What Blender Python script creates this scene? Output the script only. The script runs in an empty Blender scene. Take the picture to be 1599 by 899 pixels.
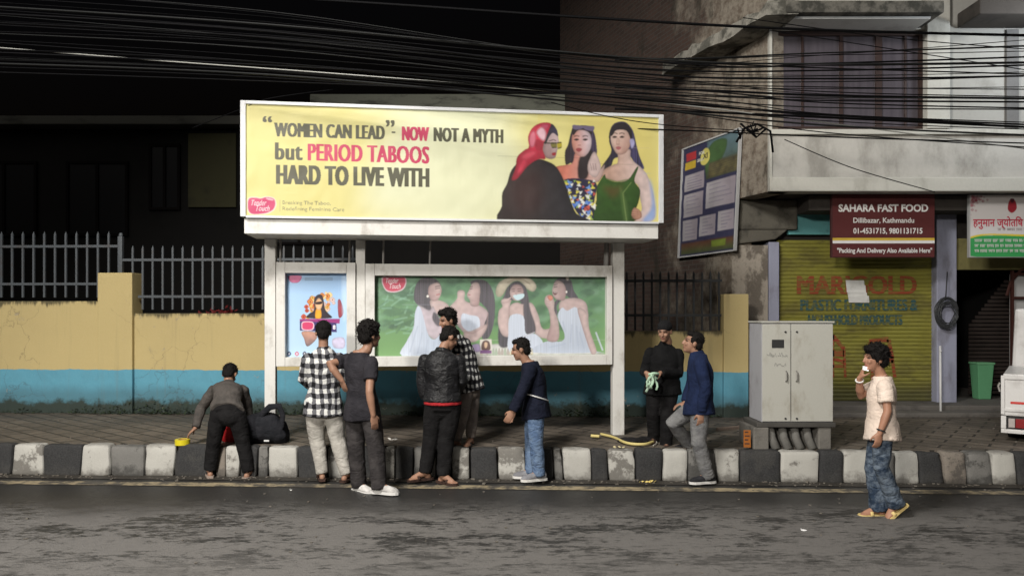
import bpy, bmesh, math, random
import numpy as np
from mathutils import Vector, noise as mnoise
random.seed(7)
R = math.radians
sc = bpy.context.scene
# ---------------------------------------------------------------- camera
F, CX, HY, CZ = 1150.0, 799.5, 490.0, 1.75
cam = bpy.data.objects.new('camera', bpy.data.cameras.new('camera'))
sc.collection.objects.link(cam); sc.camera = cam
cam.location = (0, 0, CZ); cam.rotation_euler = (R(90), 0, 0)
cam.data.sensor_width = 36; cam.data.lens = F/1599*36
cam.data.shift_y = (HY-449.5)/1599; cam.data.clip_start = .05; cam.data.clip_end = 600
# ---------------------------------------------------------------- world (night), faint sky glow
w = bpy.data.worlds.new('World'); sc.world = w; w.use_nodes = True
nt = w.node_tree; bg = nt.nodes['Background']
sky = nt.nodes.new('ShaderNodeTexSky'); sky.sky_type = 'NISHITA'; sky.sun_disc = False
sky.sun_elevation = R(-4); sky.sun_rotation = R(200)
nt.links.new(sky.outputs[0], bg.inputs[0]); bg.inputs[1].default_value = .12
# the one sun lamp: a very weak, wide fill, added to keep the dark parts from going black
sd = bpy.data.lights.new('sun', 'SUN'); sd.energy = .42; sd.angle = R(60); sd.color = (1, .95, .88)
so = bpy.data.objects.new('sun', sd); sc.collection.objects.link(so)
so.rotation_euler = (R(48), 0, R(-14))
vs = sc.view_settings
vs.view_transform = 'Standard'; vs.look = 'None'; vs.exposure = 0.0; vs.gamma = 1; vs.use_curve_mapping = False
ASSUMED_LAMP_A = (-3.1, 1.7, 8.0); POW_A = 4100  # positions and powers of the three assumed lamps
ASSUMED_LAMP_B = (-6.2, -8.5, 6.4); POW_B = 7200
ASSUMED_LAMP_C = (7.0, 8.9, 5.45); POW_C = 105
# ---------------------------------------------------------------- helpers
def W(px, py, d):
    return Vector(((px-CX)*d/F, d, CZ-(py-HY)*d/F))
def s2l(c):
    return tuple(((x/255)/12.92 if x/255 <= .04045 else ((x/255+.055)/1.055)**2.4) for x in c[:3])
def lin(c): return (c[0], c[1], c[2], 1)
class Mesh:
    """collects verts/faces (with a material index) for one object"""
    def __init__(s): s.v = []; s.f = []; s.m = []
    def add(s, vs, fs, mi=0):
        o = len(s.v); s.v += [tuple(v) for v in vs]
        for f in fs: s.f.append(tuple(i+o for i in f)); s.m.append(mi)
        return s
    def box(s, a, b, mi=0, bev=0):
        x0, y0, z0 = (min(a[i], b[i]) for i in range(3)); x1, y1, z1 = (max(a[i], b[i]) for i in range(3))
        return s.hexa([(x0,y0,z0),(x1,y0,z0),(x1,y1,z0),(x0,y1,z0)], [(x0,y0,z1),(x1,y0,z1),(x1,y1,z1),(x0,y1,z1)], mi, bev)
    def hexa(s, lo, hi, mi=0, bev=0):
        bm = bmesh.new()
        vv = [bm.verts.new(p) for p in list(lo)+list(hi)]
        for f in ((3,2,1,0),(4,5,6,7),(0,1,5,4),(1,2,6,5),(2,3,7,6),(3,0,4,7)): bm.faces.new([vv[i] for i in f])
        bmesh.ops.recalc_face_normals(bm, faces=bm.faces)
        if bev: bmesh.ops.bevel(bm, geom=list(bm.edges), offset=bev, segments=2, affect='EDGES', profile=.6)
        bm.verts.index_update()
        s.add([v.co for v in bm.verts], [[v.index for v in f.verts] for f in bm.faces], mi); bm.free(); return s
    def loft(s, rings, mi=0, n=14, closed=True):
        """rings: (centre, ax1, ax2) half-axis vectors"""
        vs = []; fs = []
        for c, a, b in rings:
            c, a, b = Vector(c), Vector(a), Vector(b)
            for k in range(n):
                t = 2*math.pi*k/n; vs.append(c+a*math.cos(t)+b*math.sin(t))
        for i in range(len(rings)-1):
            for k in range(n):
                k2 = (k+1) % n; fs.append((i*n+k, i*n+k2, (i+1)*n+k2, (i+1)*n+k))
        if closed:
            vs.append(Vector(rings[0][0])); vs.append(Vector(rings[-1][0])); a = len(vs)-2; l = (len(rings)-1)*n
            for k in range(n):
                k2 = (k+1) % n; fs.append((k2, k, a)); fs.append((l+k, l+k2, a+1))
        return s.add(vs, fs, mi)
    def tube(s, pts, rad, n=8, mi=0, flat=1.0, ref=None, cap=True):
        pts = [Vector(p) for p in pts]
        if not hasattr(rad, '__len__'): rad = [rad]*len(pts)
        rings = []; a = None
        for i, p in enumerate(pts):
            t = (pts[min(i+1, len(pts)-1)]-pts[max(i-1, 0)]).normalized()
            if a is None:
                r0 = Vector(ref) if ref is not None else (Vector((0,0,1)) if abs(t.z) < .9 else Vector((1,0,0)))
                a = (r0-t*r0.dot(t)).normalized()
            else: a = (a-t*a.dot(t)).normalized()
            b = t.cross(a); rings.append((p, a*rad[i], b*rad[i]*flat))
        if cap == 'round':
            t0 = (pts[0]-pts[1]).normalized(); t1 = (pts[-1]-pts[-2]).normalized()
            c, x, y = rings[0]; c2, x2, y2 = rings[-1]
            rings = [(c+t0*rad[0]*.92, x*.35, y*.35), (c+t0*rad[0]*.6, x*.8, y*.8)]+rings+[(c2+t1*rad[-1]*.6, x2*.8, y2*.8), (c2+t1*rad[-1]*.92, x2*.35, y2*.35)]
        return s.loft(rings, mi, n)
    def ell(s, c, a, b, u, n=14, m=9, mi=0):
        c, a, b, u = Vector(c), Vector(a), Vector(b), Vector(u); rings = []
        for i in range(m):
            t = -math.pi/2*.93+math.pi*.93*i/(m-1); rings.append((c+u*math.sin(t), a*math.cos(t), b*math.cos(t)))
        return s.loft(rings, mi, n)
    def prism(s, poly, d, mi=0):
        """poly: 3D outline; extruded along vector d"""
        poly = [Vector(p) for p in poly]; d = Vector(d); n = len(poly)
        fs = [tuple(range(n))[::-1], tuple(range(n, 2*n))]+[(i, (i+1) % n, n+(i+1) % n, n+i) for i in range(n)]
        return s.add(poly+[p+d for p in poly], fs, mi)
    def mesh(s, name, base=(0,0,0)):
        me = bpy.data.meshes.new(name); b = Vector(base)
        me.from_pydata([tuple(Vector(v)-b) for v in s.v], [], s.f)
        if s.m and max(s.m): me.polygons.foreach_set('material_index', s.m)
        bm = bmesh.new(); bm.from_mesh(me); bmesh.ops.recalc_face_normals(bm, faces=bm.faces); bm.to_mesh(me); bm.free()
        me.update(); return me
def link(name, me, mats, parent=None, base=None, smooth=False):
    if not isinstance(mats, (list, tuple)): mats = [mats]
    for m in mats: me.materials.append(m)
    if smooth: me.polygons.foreach_set('use_smooth', [True]*len(me.polygons))
    o = bpy.data.objects.new(name, me); sc.collection.objects.link(o)
    if parent is not None: put(o, parent)
    elif base is not None: o.location = base
    return o
def wpos(o):
    p = Vector(o.location)
    if o.parent: p = o.parent['_w'] and Vector(o.parent['_w'])
    return p
WP = {}
def put(o, parent):
    o.parent = parent; b = WP.get(parent.name, Vector((0,0,0)))
    o.location = -b; WP[o.name] = Vector((0,0,0))
def obj(name, mb, mats, parent=None, smooth=False, base=(0,0,0)):
    """base only for top-level things; parts are written in world coordinates"""
    me = mb.mesh(name, base if parent is None else (0,0,0))
    o = link(name, me, mats, parent, base if parent is None else None, smooth)
    if parent is None: WP[o.name] = Vector(base)
    return o
def tag(o, label, cat, group=None):
    o['label'] = label; o['category'] = cat
    if group: o['group'] = group
    return o
def thing(name, label, cat, base, group=None):
    o = bpy.data.objects.new(name, None); sc.collection.objects.link(o); o.location = base
    o.empty_display_size = .1; WP[o.name] = Vector(base)
    return tag(o, label, cat, group)
def struct(name, mb, mats, smooth=False):
    o = obj(name, mb, mats, None, smooth); o['kind'] = 'structure'; return o
# ---------------------------------------------------------------- materials
class N:
    def __init__(s, name):
        s.m = bpy.data.materials.new(name); s.m.use_nodes = True; s.t = s.m.node_tree
        s.b = s.t.nodes['Principled BSDF']
        s.co = s.t.nodes.new('ShaderNodeTexCoord').outputs['Object']
    def n(s, ty, **kw):
        nd = s.t.nodes.new(ty)
        for k, v in kw.items(): setattr(nd, k, v)
        return nd
    def l(s, a, b): s.t.links.new(a, b)
    def mapped(s, sc_=(1,1,1), rot=(0,0,0), loc=(0,0,0)):
        m = s.n('ShaderNodeMapping'); m.inputs['Scale'].default_value = sc_; m.inputs['Rotation'].default_value = rot
        m.inputs['Location'].default_value = loc; s.l(s.co, m.inputs[0]); return m.outputs[0]
    def noise(s, scale, detail=6, rough=.6, vec=None, dist=0):
        t = s.n('ShaderNodeTexNoise'); t.inputs['Scale'].default_value = scale; t.inputs['Detail'].default_value = detail
        t.inputs['Roughness'].default_value = rough; t.inputs['Distortion'].default_value = dist
        s.l(vec if vec is not None else s.co, t.inputs['Vector']); return t.outputs['Fac']
    def ramp(s, fac, a, b):
        r = s.n('ShaderNodeMapRange'); r.interpolation_type = 'SMOOTHSTEP'
        r.inputs['From Min'].default_value = a; r.inputs['From Max'].default_value = b
        s.l(fac, r.inputs['Value']); return r.outputs['Result']
    def mix(s, fac, a, b, blend='MIX'):
        m = s.n('ShaderNodeMix', data_type='RGBA', blend_type=blend)
        if hasattr(fac, 'links'): s.l(fac, m.inputs['Factor'])
        else: m.inputs['Factor'].default_value = fac
        for k, v in ((6, a), (7, b)):
            if hasattr(v, 'links'): s.l(v, m.inputs[k])
            else: m.inputs[k].default_value = lin(v)
        return m.outputs[2]
    def math(s, op, a, b=0.0, c=None):
        m = s.n('ShaderNodeMath', operation=op)
        for k, v in enumerate((a, b) if c is None else (a, b, c)):
            if hasattr(v, 'links'): s.l(v, m.inputs[k])
            else: m.inputs[k].default_value = v
        return m.outputs[0]
    def xyz(s, vec=None):
        x = s.n('ShaderNodeSeparateXYZ'); s.l(vec if vec is not None else s.co, x.inputs[0]); return x.outputs
    def bump(s, h, strength=.3, dist=.01):
        b = s.n('ShaderNodeBump'); b.inputs['Strength'].default_value = strength; b.inputs['Distance'].default_value = dist
        s.l(h, b.inputs['Height']); s.l(b.outputs[0], s.b.inputs['Normal'])
    def out(s, col, rough=.8, metal=0, spec=.3):
        if hasattr(col, 'links'): s.l(col, s.b.inputs['Base Color'])
        else: s.b.inputs['Base Color'].default_value = lin(col)
        if hasattr(rough, 'links'): s.l(rough, s.b.inputs['Roughness'])
        else: s.b.inputs['Roughness'].default_value = rough
        s.b.inputs['Metallic'].default_value = metal; s.b.inputs['Specular IOR Level'].default_value = spec
        return s.m
def grime(name, col, dirt=None, amt=.5, scale=3, stretch=(1,1,1), rough=.8, fine=.12, bump=.15, metal=0, spec=.3, lo=.48, hi=.72):
    """painted / plain surface with patches of dirt and a fine mottling"""
    k = N(name); dirt = dirt or tuple(c*.45 for c in col)
    big = k.ramp(k.noise(scale, 8, .65, k.mapped(stretch)), lo, hi)
    f = k.noise(scale*14, 4, .6)
    c = k.mix(k.math('MULTIPLY', big, amt), col, dirt)
    c = k.mix(fine, c, k.mix(f, tuple(x*.35 for x in col), tuple(min(1, x*1.6) for x in col)))
    if bump: k.bump(k.math('ADD', f, k.math('MULTIPLY', big, .4)), bump, .008)
    return k.out(c, rough, metal, spec)
def flat(name, col, rough=.6, metal=0, spec=.3):
    k = N(name); f = k.noise(30, 3)
    return k.out(k.mix(.1, col, k.mix(f, tuple(x*.5 for x in col), tuple(min(1, x*1.4) for x in col))), rough, metal, spec)
def emit(name, col, st):
    k = N(name); k.b.inputs['Emission Color'].default_value = lin(col); k.b.inputs['Emission Strength'].default_value = st
    return k.out(col)
def creases(k, st=.55):
    # soft folds plus sharp creases, as in worn cotton
    a = k.math('ABSOLUTE', k.math('SUBTRACT', k.noise(8, 4, .55, k.mapped((1, 1, 1.7)), .6), .5)); b = k.noise(16, 4, .6, k.mapped((1, 1, .8)))
    h = k.math('ADD', k.math('MULTIPLY', a, -2.2), k.math('MULTIPLY', b, .5)); k.bump(k.math('ADD', h, k.math('MULTIPLY', k.noise(260, 2), .02)), st, .022)
def cloth(name, col, col2=None, scale=9, rough=.9):
    k = N(name); col2 = col2 or tuple(c*.6 for c in col)
    c = k.mix(k.ramp(k.noise(scale, 5), .35, .65), col, col2); creases(k)
    return k.out(c, rough, 0, .15)
def plaid(name, period=.07, pz=None, dark=(.012,.012,.014), light=(.62,.62,.6), mid=(.13,.13,.14)):
    k = N(name); n = k.noise(3, 2); o = k.xyz()
    wob = k.math('MULTIPLY', k.math('SUBTRACT', k.noise(6, 3), .5), .10)
    a = k.math('ADD', k.math('ADD', o[0], k.math('MULTIPLY', o[1], .55)), wob); b = k.math('ADD', o[2], wob)
    fa = k.math('GREATER_THAN', k.math('FRACT', k.math('DIVIDE', a, period)), .5)
    fb = k.math('GREATER_THAN', k.math('FRACT', k.math('DIVIDE', b, pz or period)), .5)
    c = k.mix(fa, k.mix(fb, light, mid), k.mix(fb, mid, dark)); creases(k, .6)
    return k.out(c, .9, 0, .15)
def vcol(name, rough=.45, gain=1.0, spec=.3, glow=0):
    k = N(name); a = k.n('ShaderNodeVertexColor'); a.layer_name = 'Col'
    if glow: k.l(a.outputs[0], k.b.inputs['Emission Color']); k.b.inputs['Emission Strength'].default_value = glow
    return k.out(a.outputs[0], rough, 0, spec)
# ---------------------------------------------------------------- text as mesh
def text_mesh(body, offset=0.0, shear=0.0, align='LEFT', space=1.0):
    cu = bpy.data.curves.new('txt', 'FONT'); cu.body = body; cu.offset = offset; cu.shear = shear; cu.align_x = align
    cu.resolution_u = 3; cu.space_character = space
    o = bpy.data.objects.new('txt', cu); sc.collection.objects.link(o)
    dg = bpy.context.evaluated_depsgraph_get(); me = bpy.data.meshes.new_from_object(o.evaluated_get(dg))
    bpy.data.objects.remove(o); bpy.data.curves.remove(cu)
    co = np.array([v.co[:2] for v in me.vertices]); fs = [tuple(p.vertices) for p in me.polygons]
    bpy.data.meshes.remove(me)
    if len(co): co = (co-co.min(0))/np.maximum(co.max(0)-co.min(0), 1e-6)
    return co, fs
def lettering(mb, body, place, box, off=.02, mi=0, shear=0):
    """place(u, z) -> world point; box = (u0, u1, z0, z1)"""
    co, fs = text_mesh(body, off, shear)
    u0, u1, z0, z1 = box
    mb.add([place(u0+(u1-u0)*c[0], z0+(z1-z0)*c[1]) for c in co], fs, mi)
# ---------------------------------------------------------------- painter for flat printed sheets
class Print:
    def __init__(s, u0, u1, z0, z1, nu, nz, col):
        s.u = np.linspace(u0, u1, nu); s.z = np.linspace(z0, z1, nz)
        s.U, s.Z = np.meshgrid(s.u, s.z); s.img = np.zeros((nz, nu, 3)); s.img[:] = s2l(col)
        s.du = (u1-u0)/(nu-1); s.rng = np.random.default_rng(5)
    def smoothpoly(s, p):
        p = np.array(p, float); n = len(p); out = []
        for i in range(n):
            a, b, c, d = p[i-1], p[i], p[(i+1) % n], p[(i+2) % n]
            for t in (0, .25, .5, .75):
                out.append(.5*((2*b)+(c-a)*t+(2*a-5*b+4*c-d)*t*t+(3*b-a-3*c+d)*t**3))
        return np.array(out)
    def mask(s, p, soft=1.0, smooth=True):
        if smooth: p = s.smoothpoly(p)
        p = np.array(p, float); pad = s.du*(soft*3+2)
        i0 = np.searchsorted(s.u, p[:,0].min()-pad); i1 = np.searchsorted(s.u, p[:,0].max()+pad)
        j0 = np.searchsorted(s.z, p[:,1].min()-pad); j1 = np.searchsorted(s.z, p[:,1].max()+pad)
        U = s.U[j0:j1, i0:i1]; Z = s.Z[j0:j1, i0:i1]; ins = np.zeros(U.shape, bool)
        if U.size == 0: return None
        x2, y2 = p[-1]
        for x1, y1 in p:
            if y1 != y2:
                c = ((y1 > Z) != (y2 > Z)) & (U < (x2-x1)*(Z-y1)/(y2-y1)+x1); ins ^= c
            x2, y2 = x1, y1
        m = s.blur(ins.astype(float), soft)
        return m, (slice(j0, j1), slice(i0, i1)), U, Z
    @staticmethod
    def blur(m, k):
        for _ in range(2):
            r = max(1, int(round(k)))
            if k < .4: break
            for ax in (0, 1):
                acc = np.zeros_like(m)
                for q in range(-r, r+1): acc += np.roll(m, q, ax)
                m = acc/(2*r+1)
        return m
    def fill(s, p, col, soft=1.0, smooth=True, grad=None, alpha=1.0, mott=None, strand=False):
        """grad = (colour2, du, dz): blends to colour2 along that direction across the shape"""
        r = s.mask(p, soft, smooth)
        if r is None: return
        m, sl, U, Z = r; c = np.array(s2l(col))*np.ones(U.shape+(3,))
        if grad:
            g = U*grad[1]+Z*grad[2]; lo, hi = g[m > .3].min() if (m > .3).any() else 0, g[m > .3].max() if (m > .3).any() else 1
            t = np.clip((g-lo)/max(hi-lo, 1e-6), 0, 1)[..., None]; t = t*t*(3-2*t)
            c = c*(1-t)+np.array(s2l(grad[0]))*t
        if mott is None: mott = .05 if (1.0 <= soft < 3 and U.size > 400) else 0
        if mott:
            if strand:
                f = s.rng.normal(size=U.shape); k = max(4, U.shape[0]//5)
                for _ in range(2): f = sum(np.roll(f, q, 0) for q in range(-k, k+1))
                f = f+.5*np.roll(f, 1, 1); f = (f-f.mean())/max(f.std(), 1e-6)
            else: f = s.field(U.shape, 5)
            c = c*np.clip(1+mott*f, .3, 2)[..., None]
        if mott and U.size > 400 and not strand:
            inner = s.blur((m > .5).astype(float), max(2, min(7, int(min(U.shape)/9)))); c = c*(1-.42*np.clip((1-inner)*1.5, 0, 1)*(m > .3))[..., None]
        m = (m*alpha)[..., None]; s.img[sl] = s.img[sl]*(1-m)+c*m
    def field(s, shape, k):
        f = s.rng.normal(size=shape); f = s.blur(f, k); return f/max(f.std(), 1e-6)
    def line(s, pts, wd, col, alpha=1.0):
        for a, b in zip(pts[:-1], pts[1:]):
            a, b = np.array(a, float), np.array(b, float); d = b-a; L = np.hypot(*d)
            if L < 1e-6: continue
            n = np.array([-d[1], d[0]])/L*wd/2; s.fill([a+n, b+n, b-n, a-n], col, .6, False, None, alpha)
    def text(s, body, box, col, off=.0, shear=0, bold=0):
        # bold: extra stroke width; drawn as shifted copies inside the same box
        co, fs = text_mesh(body, off, shear, space=1.0+(.085 if bold else 0)); u0, u1, z0, z1 = box; m = np.zeros(s.U.shape, bool); g = s.du
        co = np.stack([u0+bold/2+(u1-u0-bold)*co[:,0], z0+(z1-z0)*co[:,1]], 1)
        for f in fs:
            P = co[list(f)]; i0, i1 = np.searchsorted(s.u, P[:,0].min()), np.searchsorted(s.u, P[:,0].max()); j0, j1 = np.searchsorted(s.z, P[:,1].min()), np.searchsorted(s.z, P[:,1].max())
            U = s.U[j0:j1, i0:i1]; Z = s.Z[j0:j1, i0:i1]; ins = np.zeros(U.shape, bool); x2, y2 = P[-1]
            for x1, y1 in P:
                if y1 != y2: ins ^= ((y1 > Z) != (y2 > Z)) & (U < (x2-x1)*(Z-y1)/(y2-y1)+x1)
                x2, y2 = x1, y1
            m[j0:j1, i0:i1] |= ins
        h = int(round(bold/2/g)); o = m.copy()
        for k in range(1, h+1): o |= np.roll(m, k, 1) | np.roll(m, -k, 1)
        if h > 3: v = max(1, h//4); o = o | np.roll(o, v, 0) | np.roll(o, -v, 0)
        a = o.astype(float)[..., None]; a = .25*np.roll(a, 1, 1)+.5*a+.25*np.roll(a, -1, 1)
        s.img = s.img*(1-a)+np.array(s2l(col))*a
    def build(s, name, place, mat, parent, wave=0):
        nz, nu = s.Z.shape; P0 = np.array(place(0, 0)); PU = np.array(place(1, 0))-P0; PZ = np.array(place(0, 1))-P0
        co = P0+s.U[..., None]*PU+s.Z[..., None]*PZ
        if wave:
            nrm = np.cross(PU, PZ); f = s.field(s.U.shape, 14); co = co+nrm*(f*wave)[..., None]
        idx = np.arange(nz*nu).reshape(nz, nu)
        q = np.stack([idx[:-1,:-1], idx[:-1,1:], idx[1:,1:], idx[1:,:-1]], -1).reshape(-1, 4)
        me = bpy.data.meshes.new(name); me.vertices.add(nz*nu); me.vertices.foreach_set('co', co.ravel())
        me.loops.add(q.size); me.loops.foreach_set('vertex_index', q.ravel().astype(np.int32))
        me.polygons.add(len(q)); me.polygons.foreach_set('loop_start', np.arange(0, q.size, 4, dtype=np.int32))
        me.update(calc_edges=True)
        ca = me.color_attributes.new('Col', 'FLOAT_COLOR', 'POINT')
        rgba = np.ones((nz*nu, 4)); rgba[:, :3] = np.clip(s.img, 0, 1).reshape(-1, 3); ca.data.foreach_set('color', rgba.ravel())
        return link(name, me, mat, parent, None, True)
# ================================================================ setting
def ykerb(x): return 7.77-.0445*x
def ywall(x): return 10.35-.045*x
PZ = .32                                   # pavement level
def road_mat():
    k = N('asphalt'); o = k.xyz()
    n1 = k.noise(1.2, 10, .72, k.mapped((.8, 1.7, 1))); n2 = k.noise(7, 10, .76, k.mapped((.7, 1.9, 1)), .3); n3 = k.noise(60, 4, .7)
    # worn, dusty band that starts some way out from the kerb
    band = k.ramp(k.math('ADD', o[1], k.math('MULTIPLY', k.math('SUBTRACT', n1, .5), 1.6)), 7.1, 6.2)
    n4 = k.noise(19, 8, .8, k.mapped((.5, 1.6, 1))); patch = k.ramp(k.math('ADD', k.math('MULTIPLY', n1, .46), k.math('ADD', k.math('MULTIPLY', n2, .32), k.math('MULTIPLY', n4, .34))), .508, .568)
    near = k.ramp(o[1], 5.9, 4.6)
    m = k.math('MULTIPLY', band, k.math('MAXIMUM', patch, k.math('MULTIPLY', near, k.ramp(n2, .32, .5))))
    m = k.math('MULTIPLY', m, k.math('ADD', .62, k.math('MULTIPLY', n4, .5)))
    c = k.mix(m, (.036, .035, .034), (.215, .205, .196))
    c = k.mix(.35, c, k.mix(n3, (.01, .01, .01), (.2, .19, .18)), 'SOFT_LIGHT')
    vo = k.n('ShaderNodeTexVoronoi'); vo.feature = 'DISTANCE_TO_EDGE'; vo.inputs['Scale'].default_value = .42; vv = k.n('ShaderNodeVectorMath'); vv.operation = 'ADD'
    nz = k.n('ShaderNodeTexNoise'); nz.inputs['Scale'].default_value = 2.2; nz.inputs['Detail'].default_value = 7; k.l(k.co, nz.inputs['Vector']); k.l(k.co, vv.inputs[0]); k.l(nz.outputs['Color'], vv.inputs[1]); k.l(vv.outputs[0], vo.inputs['Vector'])
    crack = k.math('MULTIPLY', k.math('MULTIPLY', k.ramp(vo.outputs['Distance'], .007, .001), k.ramp(n1, .5, .62)), .5); c = k.mix(crack, c, (.015, .014, .013))
    st = k.n('ShaderNodeTexVoronoi'); st.inputs['Scale'].default_value = 85; k.l(k.co, st.inputs['Vector']); stc = k.ramp(st.outputs['Distance'], .30, .12)
    c = k.mix(k.math('MULTIPLY', stc, .22), c, (.26, .25, .235))
    k.bump(k.math('ADD', k.math('ADD', n3, k.math('MULTIPLY', stc, .8)), k.math('SUBTRACT', k.math('MULTIPLY', n2, .6), crack)), .7, .014)
    rg = k.math('ADD', k.math('MULTIPLY', m, .42), k.math('ADD', .30, k.math('MULTIPLY', n3, .25)))
    return k.out(c, rg, 0, .35)
g = Mesh(); g.box((-150, -150, -.3), (150, 150, -.02)); struct('ground', g, grime('earth', (.05, .045, .035)))
g = Mesh(); g.add([(-60, -6, 0), (60, -6, 0), (60, ykerb(60)+.1, 0), (-60, ykerb(-60)+.1, 0)], [(0,1,2,3)]); struct('road', g, road_mat())
def strip(mb, x0, x1, o0, o1, z, n=40, jit=0):
    for i in range(n):
        a = x0+(x1-x0)*i/n; b = x0+(x1-x0)*(i+1)/n
        mb.add([(a, ykerb(a)-o0, z), (b, ykerb(b)-o0, z), (b, ykerb(b)-o1, z), (a, ykerb(a)-o1, z)], [(0,1,2,3)])
def line_mat():
    k = N('road_paint'); n = k.noise(7, 8, .7); n2 = k.noise(1.2, 4, .6, k.mapped((1, .2, 1)))
    wear = k.ramp(k.math('ADD', n, k.math('MULTIPLY', n2, .5)), .62, .85)
    return k.out(k.mix(wear, (.33, .27, .17), (.07, .064, .055)), .7)
g = Mesh(); strip(g, -25, 25, .27, .43, .004); struct('edge_line', g, line_mat())
g = Mesh(); strip(g, -25, 25, -.05, .16, .006, 60); struct('gutter', g, grime('gutter_silt', (.045, .04, .034), (.015, .014, .012), .8, 5, (1, 4, 1), .6, bump=.5))
# pavement
def pave_mat():
    k = N('paving'); b = k.n('ShaderNodeTexBrick'); b.inputs['Scale'].default_value = 1
    k.l(k.mapped((1, 1, 1), (0, 0, R(38))), b.inputs['Vector'])
    b.inputs['Brick Width'].default_value = .42; b.inputs['Row Height'].default_value = .21; b.inputs['Mortar Size'].default_value = .014
    b.inputs['Color1'].default_value = lin((.15, .125, .10)); b.inputs['Color2'].default_value = lin((.11, .093, .075)); b.inputs['Mortar'].default_value = lin((.03, .026, .022))
    n = k.noise(1.3, 8, .65); n2 = k.noise(9, 6, .65)
    c = k.mix(k.math('MULTIPLY', k.ramp(n, .45, .65), .65), b.outputs[0], (.055, .047, .04))
    c = k.mix(k.math('MULTIPLY', k.ramp(n2, .5, .7), .5), c, (.04, .036, .03))
    h = k.math('ADD', k.math('MULTIPLY', b.outputs['Fac'], -1), k.math('MULTIPLY', n2, .6)); k.bump(h, .6, .012)
    return k.out(c, k.math('ADD', .45, k.math('MULTIPLY', n2, .4)), 0, .35)
g = Mesh(); K0 = .17
g.hexa([(-40, ykerb(-40)+K0, -.01), (40, ykerb(40)+K0, -.01), (40, 11.6, -.01), (-40, 12.2, -.01)], [(-40, ykerb(-40)+K0, PZ), (40, ykerb(40)+K0, PZ), (40, 11.6, PZ), (-40, 12.2, PZ)])
struct('pavement', g, pave_mat())
# kerb stones, painted alternately
def kerb_paint(name, col, dirt, amt):
    k = N(name); o = k.xyz(); n = k.noise(6, 9, .7); n2 = k.noise(2.3, 6, .7); f = k.noise(70, 3)
    low = k.ramp(k.math('ADD', o[2], k.math('MULTIPLY', k.math('SUBTRACT', n, .5), -.45)), .13, -.0)
    top = k.ramp(k.math('ADD', o[2], k.math('MULTIPLY', n2, .12)), .36, .40)
    m = k.math('MAXIMUM', k.math('MAXIMUM', low, k.math('MULTIPLY', top, .7)), k.ramp(k.math('ADD', k.math('MULTIPLY', n, .6), k.math('ADD', k.math('MULTIPLY', n2, .4), k.math('MULTIPLY', k.math('SUBTRACT', k.n('ShaderNodeObjectInfo').outputs['Random'], .5), .12))), .52, .585))
    c = k.mix(k.math('MULTIPLY', m, amt), col, dirt); c = k.mix(.12, c, k.mix(f, (.02, .02, .02), (.5, .5, .5)))
    k.bump(k.math('ADD', n, k.math('MULTIPLY', f, .4)), .5, .012); return k.out(c, .8, 0, .12)
KW = kerb_paint('kerb_white', (.44, .43, .395), (.13, .12, .105), .9); KB = kerb_paint('kerb_black', (.008, .008, .009), (.03, .028, .025), .6)
KG = kerb_paint('kerb_worn', (.15, .145, .135), (.04, .038, .034), .9); KN = kerb_paint('kerb_bare', (.20, .17, .14), (.07, .06, .05), .9)
ks = [(-190,'W'),(-140,'B'),(-90,'W'),(-40,'B'),(16,'W'),(67,'B'),(124,'W'),(172,'G'),(225,'W'),(270,'B'),(335,'N'),(352,'W'),(373,'B'),(400,'G'),(418,'W'),(465,'B'),(512,'W'),(545,'B'),(598,'W'),(617,'B'),(645,'G'),(662,'W'),(682,'B'),(705,'W'),(734,'B'),(778,'W'),(822,'B'),(866,'G'),(880,'W'),(925,'B'),(951,'W'),(993,'B'),(1034,'W'),(1074,'G'),(1120,'W'),(1156,'B'),(1219,'W'),(1280,'B'),(1318,'W'),(1372,'G'),(1397,'W'),(1437,'B'),(1477,'N'),(1512,'G'),(1551,'W'),(1590,'B'),(1640,'W'),(1690,'B'),(1740,'W'),(1800,'W')]
def kx(px): return (px-CX)/F*7.77/(1+.0445*(px-CX)/F)
rk = random.Random(3); SL = {}
def rough_block(m, lo, hi, r, bev=.032, amp=.009):
    bm = bmesh.new(); vv = [bm.verts.new(q) for q in list(lo)+list(hi)]
    for f in ((3,2,1,0),(4,5,6,7),(0,1,5,4),(1,2,6,5),(2,3,7,6),(3,0,4,7)): bm.faces.new([vv[i] for i in f])
    bmesh.ops.recalc_face_normals(bm, faces=bm.faces)
    bmesh.ops.bevel(bm, geom=list(bm.edges), offset=min(bev, .3*abs(lo[1][0]-lo[0][0])), segments=2, affect='EDGES', profile=.55)
    bmesh.ops.subdivide_edges(bm, edges=list(bm.edges), cuts=3, use_grid_fill=True)
    bm.normal_update(); s = r.uniform(0, 50)
    for v in bm.verts:
        c = v.co; n = mnoise.noise((c.x*7+s, c.y*7, c.z*7)); n2 = mnoise.noise((c.x*23, c.y*23+s, c.z*23)); chip = max(0, mnoise.noise((c.x*12+s, c.y*12, c.z*12+9))-.25)*(.06 if c.z > PZ-.06 else .012)
        v.co = c+v.normal*(amp*n+amp*.35*n2-chip)
    bm.verts.index_update(); m.add([v.co for v in bm.verts], [[v.index for v in f.verts] for f in bm.faces]); bm.free()
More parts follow.
